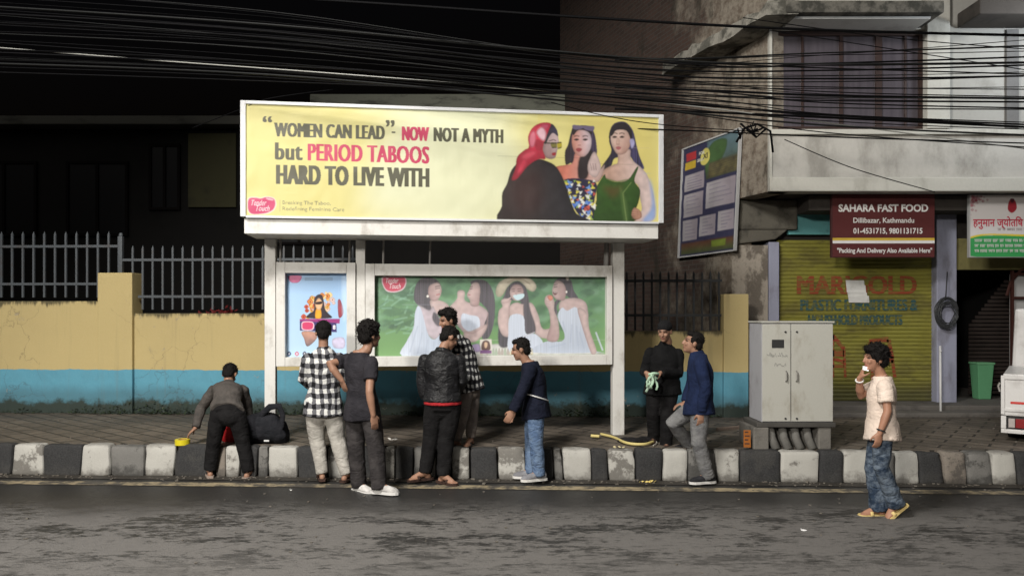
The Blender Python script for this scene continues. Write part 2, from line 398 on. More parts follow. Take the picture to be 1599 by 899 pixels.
for (a, c), (b, _) in zip(ks[:-1], ks[1:]):
    x0, x1 = kx(a)+.004, kx(b)-.004; tl, tr = SL.setdefault(a, rk.uniform(-.022, .022)), SL.setdefault(b, rk.uniform(-.022, .022)); j = rk.uniform(-.012, .012); t = rk.uniform(-.012, .006); dz = rk.uniform(-.008, .008)
    m = Mesh(); d = K0
    lo_, hi_ = ([(x0, ykerb(x0)+j, -.01), (x1, ykerb(x1)+j+t, -.01), (x1, ykerb(x1)+d-.002, -.01), (x0, ykerb(x0)+d-.002, -.01)],
           [(x0+tl, ykerb(x0)+j+.028, PZ+.005+dz), (x1+tr, ykerb(x1)+j+t+.028, PZ+.005+dz), (x1+tr, ykerb(x1)+d-.002, PZ+.005+dz), (x0+tl, ykerb(x0)+d-.002, PZ+.005+dz)])
    rough_block(m, lo_, hi_, rk)
    struct('kerb_stone', m, {'W':KW,'B':KB,'G':KG,'N':KN}[c], True)
rl = random.Random(31); m = Mesh()
for i in range(900):
    x = rl.uniform(-7, 6.5); k_ = rl.random()
    if k_ < .55: y = ykerb(x)-abs(rl.gauss(0, .10))-.01; z = .008
    elif k_ < .85: y = rl.uniform(ykerb(x)+.2, 10.1); z = PZ+.002
    else: y = rl.uniform(4.6, 7.3); z = .002
    s = rl.uniform(.004, .016)*(1.5 if k_ < .2 else 1); a = rl.uniform(0, 6.28); u = Vector((math.cos(a), math.sin(a), 0))*s; v = Vector((-math.sin(a), math.cos(a), 0))*s*rl.uniform(.4, 1); c = Vector((x, y, z))
    m.prism([c-u-v*.4, c+u*.3-v, c+u+v*.3, c-u*.2+v], (0, 0, s*rl.uniform(.25, .7)))
o = obj('grit', m, grime('grit_stone', (.15, .135, .115), (.05, .04, .03), .8, 2)); tag(o, 'scattered grit, leaf bits and crumbs along the gutter and pavement', 'grit'); o['kind'] = 'stuff'
# ================================================================ yellow and blue boundary wall
def wall_mat(name, top, moss=1.0):
    k = N(name); o = k.xyz(); n = k.noise(4, 8, .65); n2 = k.noise(.8, 6, .6); f = k.noise(55, 3)
    dx = k.noise(9, 5, .7, k.mapped((1, 1, .12))); dx2 = k.noise(3.3, 3, .6, k.mapped((1, 1, .03)))
    edge = k.math('ADD', o[2], k.math('MULTIPLY', k.math('SUBTRACT', n, .5), .055))
    blue = k.ramp(edge, .952, .944)
    yel = k.mix(k.math('MULTIPLY', k.ramp(n2, .4, .7), .3), (.51, .40, .17), (.40, .31, .135))
    blu = k.mix(k.math('MULTIPLY', k.ramp(n, .4, .7), .35), (.085, .32, .44), (.06, .23, .32))
    c = k.mix(blue, yel, blu)
    c = k.mix(.1, c, k.mix(f, (.1, .1, .1), (.6, .6, .6)))
    drip = k.ramp(k.math('SUBTRACT', k.math('ADD', o[2], k.math('MULTIPLY', dx, .34)), top), .10, .17)
    drip2 = k.math('MULTIPLY', k.ramp(dx2, .62, .74), k.ramp(o[2], top-.6, top))
    sp = k.ramp(k.noise(2.1, 10, .75), .60, .72); c = k.mix(k.math('MULTIPLY', sp, .35), c, (.23, .20, .15)); c = k.mix(k.math('MULTIPLY', drip, .85), c, (.045, .042, .028)); c = k.mix(k.math('MULTIPLY', drip2, .45), c, (.14, .11, .06))
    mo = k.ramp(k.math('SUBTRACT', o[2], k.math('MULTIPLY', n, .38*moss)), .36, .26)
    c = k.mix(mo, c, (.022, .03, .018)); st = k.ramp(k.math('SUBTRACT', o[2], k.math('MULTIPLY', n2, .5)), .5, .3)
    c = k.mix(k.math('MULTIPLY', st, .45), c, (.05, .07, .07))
    pe = k.math('MULTIPLY', k.ramp(k.noise(5.5, 9, .72), .635, .65), k.ramp(n2, .44, .56)); c = k.mix(k.math('MULTIPLY', pe, .7), c, (.30, .27, .22))
    vo = k.n('ShaderNodeTexVoronoi'); vo.feature = 'DISTANCE_TO_EDGE'; vo.inputs['Scale'].default_value = .7; vv = k.n('ShaderNodeVectorMath'); vv.operation = 'ADD'
    nz = k.n('ShaderNodeTexNoise'); nz.inputs['Scale'].default_value = 2.0; nz.inputs['Detail'].default_value = 8; k.l(k.co, nz.inputs['Vector']); k.l(k.co, vv.inputs[0]); k.l(nz.outputs['Color'], vv.inputs[1]); k.l(vv.outputs[0], vo.inputs['Vector'])
    cr = k.math('MULTIPLY', k.ramp(vo.outputs['Distance'], .006, .001), k.ramp(n2, .42, .55)); c = k.mix(k.math('MULTIPLY', cr, .3), c, (.07, .06, .045))
    sv = k.math('MULTIPLY', k.ramp(k.noise(6, 4, .65, k.mapped((1, 1, .05))), .55, .72), .22); c = k.mix(sv, c, (.16, .14, .09))
    k.bump(k.math('SUBTRACT', k.math('ADD', n, k.math('MULTIPLY', f, .3)), k.math('ADD', cr, pe)), .3, .01); return k.out(c, .85)
def wx(px, py=None): # x on the wall plane for a photo column
    t = (px-CX)/F; return t*10.35/(1+.045*t)
def wz(px, py):
    return CZ-(py-HY)/F*ywall(wx(px))
def wallseg(mb, px0, px1, z1, proud=0, thick=.22, z0=.0):
    x0, x1 = (wx(px0) if px0 > -900 else px0/100), wx(px1)
    mb.hexa([(x0, ywall(x0)-proud, z0), (x1, ywall(x1)-proud, z0), (x1, ywall(x1)+thick, z0), (x0, ywall(x0)+thick, z0)],
            [(x0, ywall(x0)-proud, z1), (x1, ywall(x1)-proud, z1), (x1, ywall(x1)+thick, z1), (x0, ywall(x0)+thick, z1)], 0, .012)
zt1, ztp, zt2, zt3, zt4 = wz(80, 470), wz(182, 426), wz(300, 489), wz(1050, 517), wz(1147, 459)
bwall = thing('boundary_wall', 'yellow compound wall with a blue painted lower band running behind the hoarding', 'wall', (-2.5, ywall(-2.5), PZ))
m = Mesh(); wallseg(m, -600, 155, zt1); obj('wall_section', m, wall_mat('wall_paint_left', zt1), bwall)
m = Mesh(); wallseg(m, 155.3, 209, ztp, .05, .26); obj('pillar', m, wall_mat('wall_paint_pillar', ztp+.25), bwall)
m = Mesh(); wallseg(m, 209.4, 974, zt2); obj('wall_section', m, wall_mat('wall_paint_middle', zt2), bwall)
m = Mesh(); wallseg(m, 974.3, 1129, zt3); obj('wall_section', m, wall_mat('wall_paint_right', zt3), bwall)
m = Mesh(); wallseg(m, 1129.3, 1168, zt4, .03, .3); obj('pillar', m, wall_mat('wall_paint_end', zt4+.1), bwall)
# iron railings: every bar a part
IRON = grime('railing_paint', (.075, .085, .095), (.07, .05, .04), .5, 6, rough=.55, spec=.4)
DIRON = grime('dark_railing_paint', (.03, .032, .034), (.04, .03, .025), .5, 6, rough=.6)
def railing(label, pxs, ytop, ybot, rails, mat, posts=(), half=.013):
    xa = wx(sum(pxs)/len(pxs)); t = thing('iron_railing', label, 'railing', (xa, ywall(xa)+.1, wz(pxs[0], ybot)), 'iron railings on the compound wall')
    for p in pxs:
        x = wx(p); y = ywall(x)+.10; m = Mesh(); zt = wz(p, ytop); zb = wz(p, ybot)
        m.hexa([(x-half, y-half, zb), (x+half, y-half, zb), (x+half, y+half, zb), (x-half, y+half, zb)], [(x-half, y-half, zt-.03), (x+half, y-half, zt-.03), (x+half, y+half, zt-.03), (x-half, y+half, zt-.03)])
        m.add([(x-half, y-half, zt-.031), (x+half, y-half, zt-.031), (x+half, y+half, zt-.031), (x-half, y+half, zt-.031), (x, y, zt+.02)], [(0,1,4),(1,2,4),(2,3,4),(3,0,4)])
        obj('bar', m, mat, t)
    for (p0, p1, py) in rails:
        x0, x1 = wx(p0), wx(p1); z = wz((p0+p1)/2, py); m = Mesh()
        m.hexa([(x0, ywall(x0)+.08, z-.018), (x1, ywall(x1)+.08, z-.018), (x1, ywall(x1)+.12, z-.018), (x0, ywall(x0)+.12, z-.018)], [(x0, ywall(x0)+.08, z+.018), (x1, ywall(x1)+.08, z+.018), (x1, ywall(x1)+.12, z+.018), (x0, ywall(x0)+.12, z+.018)])
        obj('rail', m, mat, t)
    for (p, y0, y1) in posts:
        x = wx(p); y = ywall(x)+.1; m = Mesh(); m.box((x-.032, y-.032, wz(p, y1)), (x+.032, y+.032, wz(p, y0)), 0, .004)
        m.ell((x, y, wz(p, y0)+.02), (.028,0,0), (0,.028,0), (0,0,.035)); obj('post', m, mat, t, True)
railing('grey iron railing with pointed bars on the taller wall section left of the yellow pillar', [12-17*k for k in range(1, 8)]+[12+16.9*k for k in range(10)], 362, 464, [(-120, 181, 384), (-120, 154, 443)], IRON, [(183, 368, 426)])
railing('grey iron railing with pointed bars between the yellow pillar and the left hoarding leg', [202+15.75*k for k in range(15)]+[440+15.5*k for k in range(8)], 384, 483, [(185, 560, 404.5), (211, 560, 462.5)], IRON)
railing('dark iron railing in the low wall gap behind the person in the black knit hat', [822+13.2*k for k in range(24)], 424, 516, [(810, 1130, 438), (810, 1130, 492)], DIRON)
# weeds along the foot of the wall (ground cover nobody could count)
rw = random.Random(11); m = Mesh()
for i in range(5200):
    x = rw.uniform(-8.5, 2.9); cl = max(0, mnoise.noise((x*1.3, 2.1, 0))+.15)+.25*max(0, mnoise.noise((x*5, 0, 3)))
    if rw.random() > cl*1.9+.06: continue
    h = rw.uniform(.02, .06+.42*cl); y = ywall(x)-rw.uniform(.01, .10+.1*cl); a = rw.uniform(0, 6.28); s = rw.uniform(.012, .03)
    d = Vector((math.cos(a), math.sin(a), rw.uniform(-.2, .6)))*s; e = Vector((-math.sin(a), math.cos(a), 0))*s*.5; p = Vector((x, y, PZ+rw.uniform(0, h)))
    m.add([p-d, p+e, p+d, p-e], [(0,1,2,3)])
o = obj('weeds', m, grime('weed_leaf', (.03, .045, .018), (.015, .02, .01), .5, 5)); tag(o, 'dark low weeds and moss along the foot of the compound wall', 'weeds'); o['kind'] = 'stuff'
def shrub(name, label, px, d, z0, wid, hgt, n, col, cat='plant', seed=1, trunk=False):
    r = random.Random(seed); b = W(px, HY, d); b.z = z0; t = thing(name, label, cat, b); m = Mesh()
    cl = [(Vector((r.gauss(0, wid*.4), r.gauss(0, wid*.25), hgt*r.uniform(.35, .95))), r.uniform(.2, .45)*wid) for _ in range(9 if not trunk else 26)]
    for i in range(n):
        c, rad = r.choice(cl); v = Vector((r.gauss(0, 1), r.gauss(0, 1), r.gauss(0, .8))); v *= rad*r.uniform(.3, 1)/max(v.length, .01); p = b+c+v
        if p.z < z0+.02: continue
        s = r.uniform(.03, .07)*(1 if not trunk else 2.2); a = Vector((r.gauss(0,1), r.gauss(0,1), r.gauss(0,1))).normalized()*s; e = a.orthogonal().normalized()*s*.5
        m.add([p-a, p+e, p+a, p-e], [(0,1,2,3)])
    obj('crown' if trunk else 'foliage', m, grime(name+'_leaf', col, None, .5, 4, rough=.6), t)
    q = Mesh()
    for k in range(5 if trunk else 4):
        c = cl[k][0]; q.tube([b+Vector((0,0,0)), b+Vector((c.x*.2, c.y*.2, c.z*.5)), b+c], [wid*.05, wid*.035, wid*.012] if trunk else [.012, .009, .004], 7)
    obj('trunk' if trunk else 'stem', q, grime(name+'_bark', (.05, .04, .03)), t, True)
shrub('flowering_plant', 'small plant with dark red leaves showing through the railing above the wall', 325, ywall(-4.2)+.75, .3, .55, wz(325, 474)-.3, 420, (.16, .02, .02), seed=4)
# ================================================================ dark background behind the wall
hs = thing('compound_house', 'dark flat roofed house behind the compound wall with a dim ochre lit patch', 'house', (-4, 17, 0))
DW = grime('dark_plaster', (.0055, .005, .0045), (.002, .002, .002), .8, 1.2, rough=.95); DW2 = grime('dim_ochre_lit_patch', (.04, .038, .016), (.012, .012, .008), .7, 1.5)
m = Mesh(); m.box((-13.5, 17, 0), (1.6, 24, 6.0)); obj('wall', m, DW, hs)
m = Mesh(); m.box((-13.7, 16.6, 6.02), (1.7, 24.2, 6.22), 0, .03); obj('roof', m, grime('ledge_concrete', (.07, .07, .06), (.015, .015, .013), .9, 1.1, (1, 1, 4)), hs)
m = Mesh(); m.box((-4.6, 16.75, 6.22), (1.3, 16.9, 6.75), 0, .03); obj('parapet', m, grime('parapet_concrete_lit', (.15, .155, .125), (.02, .02, .018), .95, 1.6, (1, 1, 3)), hs)  # paler tone puts the hoarding's glow into the parapet colour
m = Mesh(); m.box((-7.45, 16.93, 4.2), (-6.35, 16.995, 5.9), 0, .01); obj('lit_wall_patch', m, DW2, hs)  # faintly lit patch of wall, its light put into the ochre colour
GL = N('dark_glass').out((.004, .004, .005), .3, 0, .2); DF = flat('dark_frame', (.006, .005, .005), .8, 0, .05)
for (x0, x1, z0, z1) in ((-12.4, -11, 3.6, 5.2), (-10.2, -8.9, 3.6, 5.2), (-8.3, -7.7, 4.2, 5.6), (-5.6, -4.2, 3.4, 5.0), (-2.6, -1.2, 3.6, 5.2)):
    m = Mesh()
    for a, b in (((x0-.06, z0-.06), (x1+.06, z0)), ((x0-.06, z1), (x1+.06, z1+.06)), ((x0-.06, z0+.001), (x0, z1-.001)), ((x1, z0+.001), (x1+.06, z1-.001)), (((x0+x1)/2-.03, z0+.001), ((x0+x1)/2+.03, z1-.001))): m.box((a[0], 16.93, a[1]), (b[0], 16.998, b[1]))
    f = obj('window', m, DF, hs); m = Mesh(); m.box((x0+.001, 16.965, z0+.001), (x1-.001, 16.99, z1-.001)); obj('pane', m, GL, f)
# ================================================================ corner building on the right
cb = thing('corner_building', 'weathered brick and plaster corner building with shuttered shops below', 'building', (5.5, 11, PZ))
def sidewall(d): return 3.58-.363*(d-10.2)
def brick_mat():
    k = N('old_brick'); o = k.xyz(); cmb = k.n('ShaderNodeCombineXYZ'); k.l(k.math('MULTIPLY', k.math('ADD', k.math('MULTIPLY', o[1], 1.0), k.math('MULTIPLY', o[0], -.36)), 1), cmb.inputs[0]); k.l(o[2], cmb.inputs[1])
    b = k.n('ShaderNodeTexBrick'); b.inputs['Scale'].default_value = 1; k.l(cmb.outputs[0], b.inputs['Vector'])
    b.inputs['Brick Width'].default_value = .23; b.inputs['Row Height'].default_value = .075; b.inputs['Mortar Size'].default_value = .008; b.inputs['Bias'].default_value = -.2
    b.inputs['Color1'].default_value = lin((.070, .044, .035)); b.inputs['Color2'].default_value = lin((.045, .032, .027)); b.inputs['Mortar'].default_value = lin((.075, .064, .055))
    n = k.noise(1.0, 9, .66); n2 = k.noise(7, 7, .7); n3 = k.noise(2.2, 8, .7, k.mapped((1, 1, .35)))
    # old render left on towards the street corner
    pl = k.ramp(k.math('ADD', k.math('MULTIPLY', o[1], -.23), k.math('ADD', n, k.math('MULTIPLY', n3, .3))), -2.22, -1.98)
    pc = k.mix(k.ramp(n2, .4, .65), (.27, .235, .19), (.14, .11, .085))
    c = k.mix(pl, b.outputs[0], pc); c = k.mix(k.math('MULTIPLY', k.ramp(n3, .52, .66), .75), c, (.03, .027, .02))
    k.bump(k.math('ADD', k.math('MULTIPLY', b.outputs['Fac'], -.6), n2), .7, .02); return k.out(c, .92)
PLAST = grime('grey_plaster', (.47, .455, .42), (.19, .178, .155), .75, 1.6, (1, 1, .5), .9, bump=.4)
PLAST2 = grime('pale_plaster', (.52, .51, .46), (.22, .205, .17), .6, 2.2, (1, 1, .4), .9, bump=.3)
ROUGHP = grime('peeling_plaster', (.36, .32, .27), (.075, .06, .048), .9, 3.6, (1, 1, .7), .95, .2, .8, lo=.46, hi=.58)
LILAC = grime('lilac_paint', (.30, .31, .40), (.16, .15, .17), .8, 4, (1, 1, .4), .8)
CONC = grime('mossy_concrete', (.27, .255, .22), (.03, .03, .024), .95, 2.6, (1, 1, 1), .95, .2, .9, lo=.45, hi=.58)
DARK = grime('dark_concrete', (.055, .048, .042), (.02, .018, .016), .8, 2.5, rough=.95, bump=.4)  # dark concrete with darker patches, for slab, beam, fascia and core
# side wall (oblique), ground floor and up
sx = lambda d: sidewall(d)
m = Mesh(); m.hexa([(sx(10.2), 10.2, 3.45), (sx(10.2)+.3, 10.32, 3.45), (sx(17)+.3, 17, 3.45), (sx(17), 17, 3.45)], [(sx(10.2), 10.2, 9), (sx(10.2)+.3, 10.32, 9), (sx(17)+.3, 17, 9), (sx(17), 17, 9)])
m.hexa([(sx(11.02), 11.02, 0), (sx(11.02)+.3, 11.02, 0), (sx(17)+.3, 17, 0), (sx(17), 17, 0)], [(sx(11.02), 11.02, 3.445), (sx(11.02)+.3, 11.02, 3.445), (sx(17)+.3, 17, 3.445), (sx(17), 17, 3.445)])
obj('side_wall', m, brick_mat(), cb)
def fx(px, d): return (px-CX)*d/F
def fz(py, d): return CZ-(py-HY)*d/F
UF = 10.2
# upper floor front: parapet, window recess, pilasters
m = Mesh(); m.box((3.60, UF, 3.45), (11, UF+.25, fz(204, UF))); obj('parapet_wall', m, PLAST, cb)
m = Mesh(); m.box((3.55, UF-.07, fz(300, UF)), (11, UF-.002, fz(278, UF)), 0, .015); m.box((3.57, UF-.05, fz(211, UF)), (11, UF-.002, fz(203, UF)), 0, .01); obj('ledge', m, PLAST2, cb)
m = Mesh(); m.box((sx(10.2)-.02, UF-.02, 3.452), (fx(1205, UF), UF+.26, 9)); obj('pilaster', m, PLAST2, cb)
m = Mesh(); m.box((fx(1444.5, UF), UF-.06, fz(202, UF)), (fx(1480, UF), UF+.25, 9), 0, .01); obj('pilaster', m, PLAST2, cb)
m = Mesh(); m.box((fx(1480.5, UF), UF+.02, fz(202, UF)), (11, UF+.24, 9)); obj('front_wall', m, grime('cream_plaster', (.37, .36, .33), (.20, .19, .165), .7, 1.8), cb)
m = Mesh(); m.box((fx(1570, UF), UF-.03, fz(201, UF)), (fx(1589, UF), UF+.015, 5.68), 0, .008); obj('drain_pipe', m, grime('grey_strip', (.16, .155, .15)), cb)
m = Mesh(); m.box((fx(1205, UF), UF, fz(46, UF)), (fx(1444.5, UF)-.003, UF+.25, 9)); obj('lintel', m, PLAST2, cb)
# window
WD = grime('dark_window_wood', (.045, .026, .022), (.02, .014, .012), .6, 5, rough=.5)
x0, x1, z0, z1 = fx(1206, UF), fx(1444, UF), fz(203, UF), fz(47, UF)
m = Mesh(); m.box((x0, UF+.05, z0), (x1, UF+.11, z0+.06)); m.box((x0, UF+.05, z1-.06), (x1, UF+.11, z1)); m.box((x0, UF+.05, z0+.061), (x0+.05, UF+.11, z1-.061)); m.box((x1-.05, UF+.05, z0+.061), (x1, UF+.11, z1-.061))
for px, wd in ((1256, .03), (1317, .05), (1376, .09), (1418, .03)):
    x = fx(px, UF); m.box((x-wd/2, UF+.06, z0+.061), (x+wd/2, UF+.105, z1-.061))
wn = obj('window', m, WD, cb)
def curtain_glass():
    k = N('window_glass'); n = k.noise(3, 4, .6, k.mapped((4, 1, .3)))
    return k.out(k.mix(n, (.05, .044, .054), (.13, .115, .13)), .16, 0, .5)
m = Mesh(); m.box((x0+.051, UF+.085, z0+.062), (x1-.051, UF+.095, z1-.062)); obj('pane', m, curtain_glass(), wn)
# chajja: concrete slab over the window, wrapping round the corner
m = Mesh(); zb = 5.70
m.hexa([(3.6, 9.66, zb), (fx(1475, 9.66), 9.66, zb), (fx(1475, 9.66), UF-.002, zb+.0), (3.6, UF-.002, zb)], [(3.6, 9.66, zb+.16), (fx(1475, 9.66), 9.66, zb+.16), (fx(1475, 9.66), UF-.002, zb+.22), (3.6, UF-.002, zb+.22)], 0, .02)
obj('canopy_slab', m, grime('weathered_slab', (.15, .14, .12), (.03, .03, .025), .95, 3.2, rough=.95, bump=.9, lo=.42, hi=.58), cb)
m = Mesh(); m.box((fx(1236, 9.8), 9.78, zb-.035), (fx(1452, 9.8), UF-.004, zb-.003), 0, .004); obj('canopy_soffit', m, grime('white_soffit', (.6, .6, .58), (.3, .29, .27), .5, 3), cb)
m = Mesh(); rs = random.Random(8); a = 9.68; n = 14
lo = []; P = lambda d, off, z: Vector((sx(d)-off, d-.0, z))
pts = [a+(12.05-a)*i/n for i in range(n+1)]; rings = []
for d in pts:
    off = .46+rs.uniform(-.05, .04); zz = 5.66+rs.uniform(-.03, .03)
    rings.append([P(d, -.0, zz), P(d, off, zz+rs.uniform(-.02, .04)), P(d, off-.02, zz+.15+rs.uniform(-.03, .05)), P(d, -.0, zz+.24)])
for r0, r1 in zip(rings[:-1], rings[1:]):
    m.add(r0+r1, [(0,1,5,4),(1,2,6,5),(2,3,7,6)])
m.add(rings[0], [(0,1,2,3)]); m.add(rings[-1], [(3,2,1,0)]); obj('canopy_slab', m, CONC, cb)
m = Mesh(); m.box((fx(1530, 9.7), 9.7, zb), (11, UF-.002, zb+.2), 0, .02); obj('canopy_slab', m, DARK, cb)
# ground floor: column, beam, jambs
GF = 11.0
m = Mesh(); m.box((sx(11.0), GF, PZ), (fx(1199, GF), GF+.3, 2.775)); obj('column', m, ROUGHP, cb)
m = Mesh(); xs = [sx(11.0), fx(1222, GF)]; DM = grime('dark_mossy_concrete', (.12, .11, .09), (.022, .021, .018), .9, 3.5, rough=.95, bump=.8)
m.box((xs[0]-.01, GF-.07, 3.002), (xs[1]+.2, GF+.3, 3.444), 0, .03); m.hexa([(xs[0]-.01, GF-.05, 2.78), (xs[1]-.12, GF-.05, 2.86), (xs[1]-.12, GF+.3, 2.86), (xs[0]-.01, GF+.3, 2.78)], [(xs[0]-.01, GF-.06, 3.0), (xs[1]+.06, GF-.06, 3.0), (xs[1]+.06, GF+.3, 3.0), (xs[0]-.01, GF+.3, 3.0)], 0, .02); obj('column_head', m, DM, cb)
m = Mesh(); m.box((fx(1200, GF), GF-.02, PZ), (fx(1216, GF), GF+.3, fz(378, GF)), 0, .008); obj('shop_jamb', m, LILAC, cb)
m = Mesh(); m.box((fx(1216, GF)+.25, UF+.3, 3.22), (11, UF+.75, 3.447), 0, .02); obj('beam', m, DARK, cb)
m = Mesh(); m.box((fx(1199, GF), GF+.16, fz(377, GF)), (11, GF+.3, 3.44)); obj('shop_fascia', m, DARK, cb)
m = Mesh(); m.box((fx(1460, GF), GF-.05, PZ), (fx(1491, GF), GF+.28, fz(330, GF)), 0, .012); obj('shop_jamb', m, LILAC, cb)
m = Mesh(); m.box((3.6, 10.55, PZ-.01), (11, 13.35, fz(627, GF)), 0, .02); m.box((4.0, 10.2, PZ-.01), (11, 10.55, PZ+.06), 0, .02); obj('plinth_step', m, grime('step_concrete', (.12, .11, .10), (.04, .037, .033), .8, 3, bump=.5), cb)
TQ = grime('turquoise_board', (.13, .36, .37), (.05, .13, .13), .7, 3); OCH = grime('olive_board', (.20, .18, .07), (.08, .07, .035), .7, 3)
m = Mesh(); m.box((fx(1232, GF), GF+.02, fz(366, GF)), (fx(1478, GF), GF+.10, fz(326, GF)), 0, .012); obj('fascia_panel', m, TQ, cb)
m = Mesh(); m.box((fx(1492, GF), GF+.02, fz(421, GF)), (fx(1640, GF), GF+.12, fz(372, GF)), 0, .01); obj('fascia_panel', m, OCH, cb)
# dark shop interior walls
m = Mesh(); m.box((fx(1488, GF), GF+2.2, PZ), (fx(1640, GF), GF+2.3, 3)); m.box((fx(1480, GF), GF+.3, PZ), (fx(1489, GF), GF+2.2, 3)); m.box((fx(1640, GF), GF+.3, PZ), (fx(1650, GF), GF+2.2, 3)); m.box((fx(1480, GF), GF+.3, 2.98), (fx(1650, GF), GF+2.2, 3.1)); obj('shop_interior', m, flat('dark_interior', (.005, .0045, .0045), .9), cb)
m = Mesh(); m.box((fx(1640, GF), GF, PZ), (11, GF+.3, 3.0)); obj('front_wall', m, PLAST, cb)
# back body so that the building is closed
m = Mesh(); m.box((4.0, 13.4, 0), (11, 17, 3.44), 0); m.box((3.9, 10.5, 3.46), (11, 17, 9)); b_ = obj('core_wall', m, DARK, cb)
# roller shutter with painted lettering (paint as thin meshes 2 mm proud)
def shutter_mesh(x0, x1, z0, z1, y, pitch=.058, amp=.012):
    m = Mesh(); n = int((z1-z0)/pitch); zs = []
    for i in range(n):
        b = z0+i*(z1-z0)/n
        for t, d in ((0, 0), (.12, -.6), (.35, -1), (.62, -.95), (.88, -.5)): zs.append((b+t*(z1-z0)/n, d*amp))
    zs.append((z1, 0)); vs = []; fs = []
    for z, d in zs: vs += [(x0, y+d, z), (x1, y+d, z)]
    for i in range(len(zs)-1): fs.append((2*i, 2*i+1, 2*i+3, 2*i+2))
    o = len(vs); m.add(vs, fs); m.box((x0, y+.004, z0), (x1, y+.02, z1)); return m
def shut_mat():
    k = N('olive_shutter'); o = k.xyz(); n = k.noise(3, 8, .7, k.mapped((.5, 1, 1))); n2 = k.noise(14, 6, .7, k.mapped((.3, 1, 2)))
    c = k.mix(k.ramp(n, .4, .68), (.215, .20, .034), (.12, .105, .028)); c = k.mix(k.math('MULTIPLY', k.ramp(n2, .55, .7), .55), c, (.05, .042, .022))
    low = k.ramp(k.math('ADD', o[2], k.math('MULTIPLY', n, .5)), 1.05, .8); c = k.mix(k.math('MULTIPLY', low, .7), c, (.05, .05, .025))
    return k.out(c, .55, 0, .4)
sx0, sx1, sz0, sz1 = fx(1217, GF), fx(1460, GF), fz(627, GF), fz(374, GF)
m = shutter_mesh(sx0, sx1, sz0, sz1, GF+.10); sh = obj('roller_shutter', m, shut_mat(), cb)
def paint(name, col): 
    k = N(name); n = k.noise(9, 8, .75, k.mapped((.6, 1, 2))); fr = k.math('FRACT', k.math('DIVIDE', k.math('SUBTRACT', k.xyz()[2], sz0), (sz1-sz0)/int((sz1-sz0)/.058))); gap = k.math('MAXIMUM', k.ramp(fr, .16, .05), k.ramp(fr, .84, .95)); w_ = k.math('MAXIMUM', k.math('MULTIPLY', gap, .8), k.ramp(n, .47, .66)); return k.out(k.mix(w_, col, (.15, .135, .032)), .7)
RP = paint('faded_red_paint', (.24, .045, .02)); BP_ = paint('faded_blue_paint', (.025, .075, .085))
pl = lambda u, z: (u, GF+.084, z)
def ptx(name, body, px0, px1, py0, py1, mat, off=.0, bold=1):
    m = Mesh(); b = bold*.0095
    for q in range(3 if bold else 1):
        o_ = (q-1)*b if bold else 0; lettering(m, body, lambda u, z: (u+o_, GF+.084-.0012*q, z), (fx(px0, GF), fx(px1, GF), fz(py1, GF), fz(py0, GF)), off)
    return obj(name, m, mat, sh)
ptx('lettering', 'MARIGOLD', 1249, 1435, 430, 459, RP, 0, 1.6); ptx('lettering', 'PLASTIC FURNITURES &', 1254, 1437, 467, 485, BP_); ptx('lettering', 'HOUSEHOLD PRODUCTS', 1266, 1413, 491, 507, BP_)
def chair_paint(pxs):
    m = Mesh()
    for x0, y0, x1, y1, t in pxs:
        a = Vector(pl(fx(x0, GF), fz(y0, GF))); b = Vector(pl(fx(x1, GF), fz(y1, GF))); d = (b-a).normalized(); nn = Vector((-d.z, 0, d.x))*t*.5
        m.add([a+nn, b+nn, b-nn, a-nn], [(0,1,2,3)])
    obj('painted_chair', m, RP, sh)
chair_paint([(1304, 522, 1304, 590, .05), (1304, 524, 1322, 545, .06), (1322, 545, 1324, 590, .04), (1304, 552, 1322, 552, .10), (1306, 560, 1322, 566, .05), (1304, 572, 1322, 572, .04)])
chair_paint([(1362, 534, 1392, 530, .08), (1392, 530, 1398, 560, .06), (1362, 534, 1366, 560, .06), (1362, 558, 1400, 562, .10), (1398, 562, 1402, 590, .05), (1368, 562, 1366, 592, .05), (1375, 545, 1385, 545, .09)])
# paper notices pasted on the shutter
m = Mesh(); rp = random.Random(2)
for i, (a, b, c, d) in enumerate(((1325, 437, 1354, 446), (1326, 446, 1356, 456), (1328, 456, 1358, 464), (1329, 462, 1361, 472))):
    m.hexa([(fx(a, GF), GF+.074-.002*i, fz(d, GF)), (fx(c, GF), GF+.074-.002*i, fz(d+rp.uniform(-1, 1), GF)), (fx(c, GF), GF+.078, fz(d, GF)), (fx(a, GF), GF+.078, fz(d, GF))], [(fx(a-1, GF), GF+.055-.004*i, fz(b, GF)), (fx(c-2, GF), GF+.055-.004*i, fz(b+rp.uniform(-1, 1), GF)), (fx(c-2, GF), GF+.078, fz(b, GF)), (fx(a-1, GF), GF+.078, fz(b, GF))])
o = obj('paper_notice', m, grime('white_paper', (.72, .72, .70), (.4, .4, .38), .5, 9), None, base=(fx(1340, GF), GF+.07, fz(472, GF))); tag(o, 'torn white paper notices pasted over the red letters on the green shutter', 'notice')
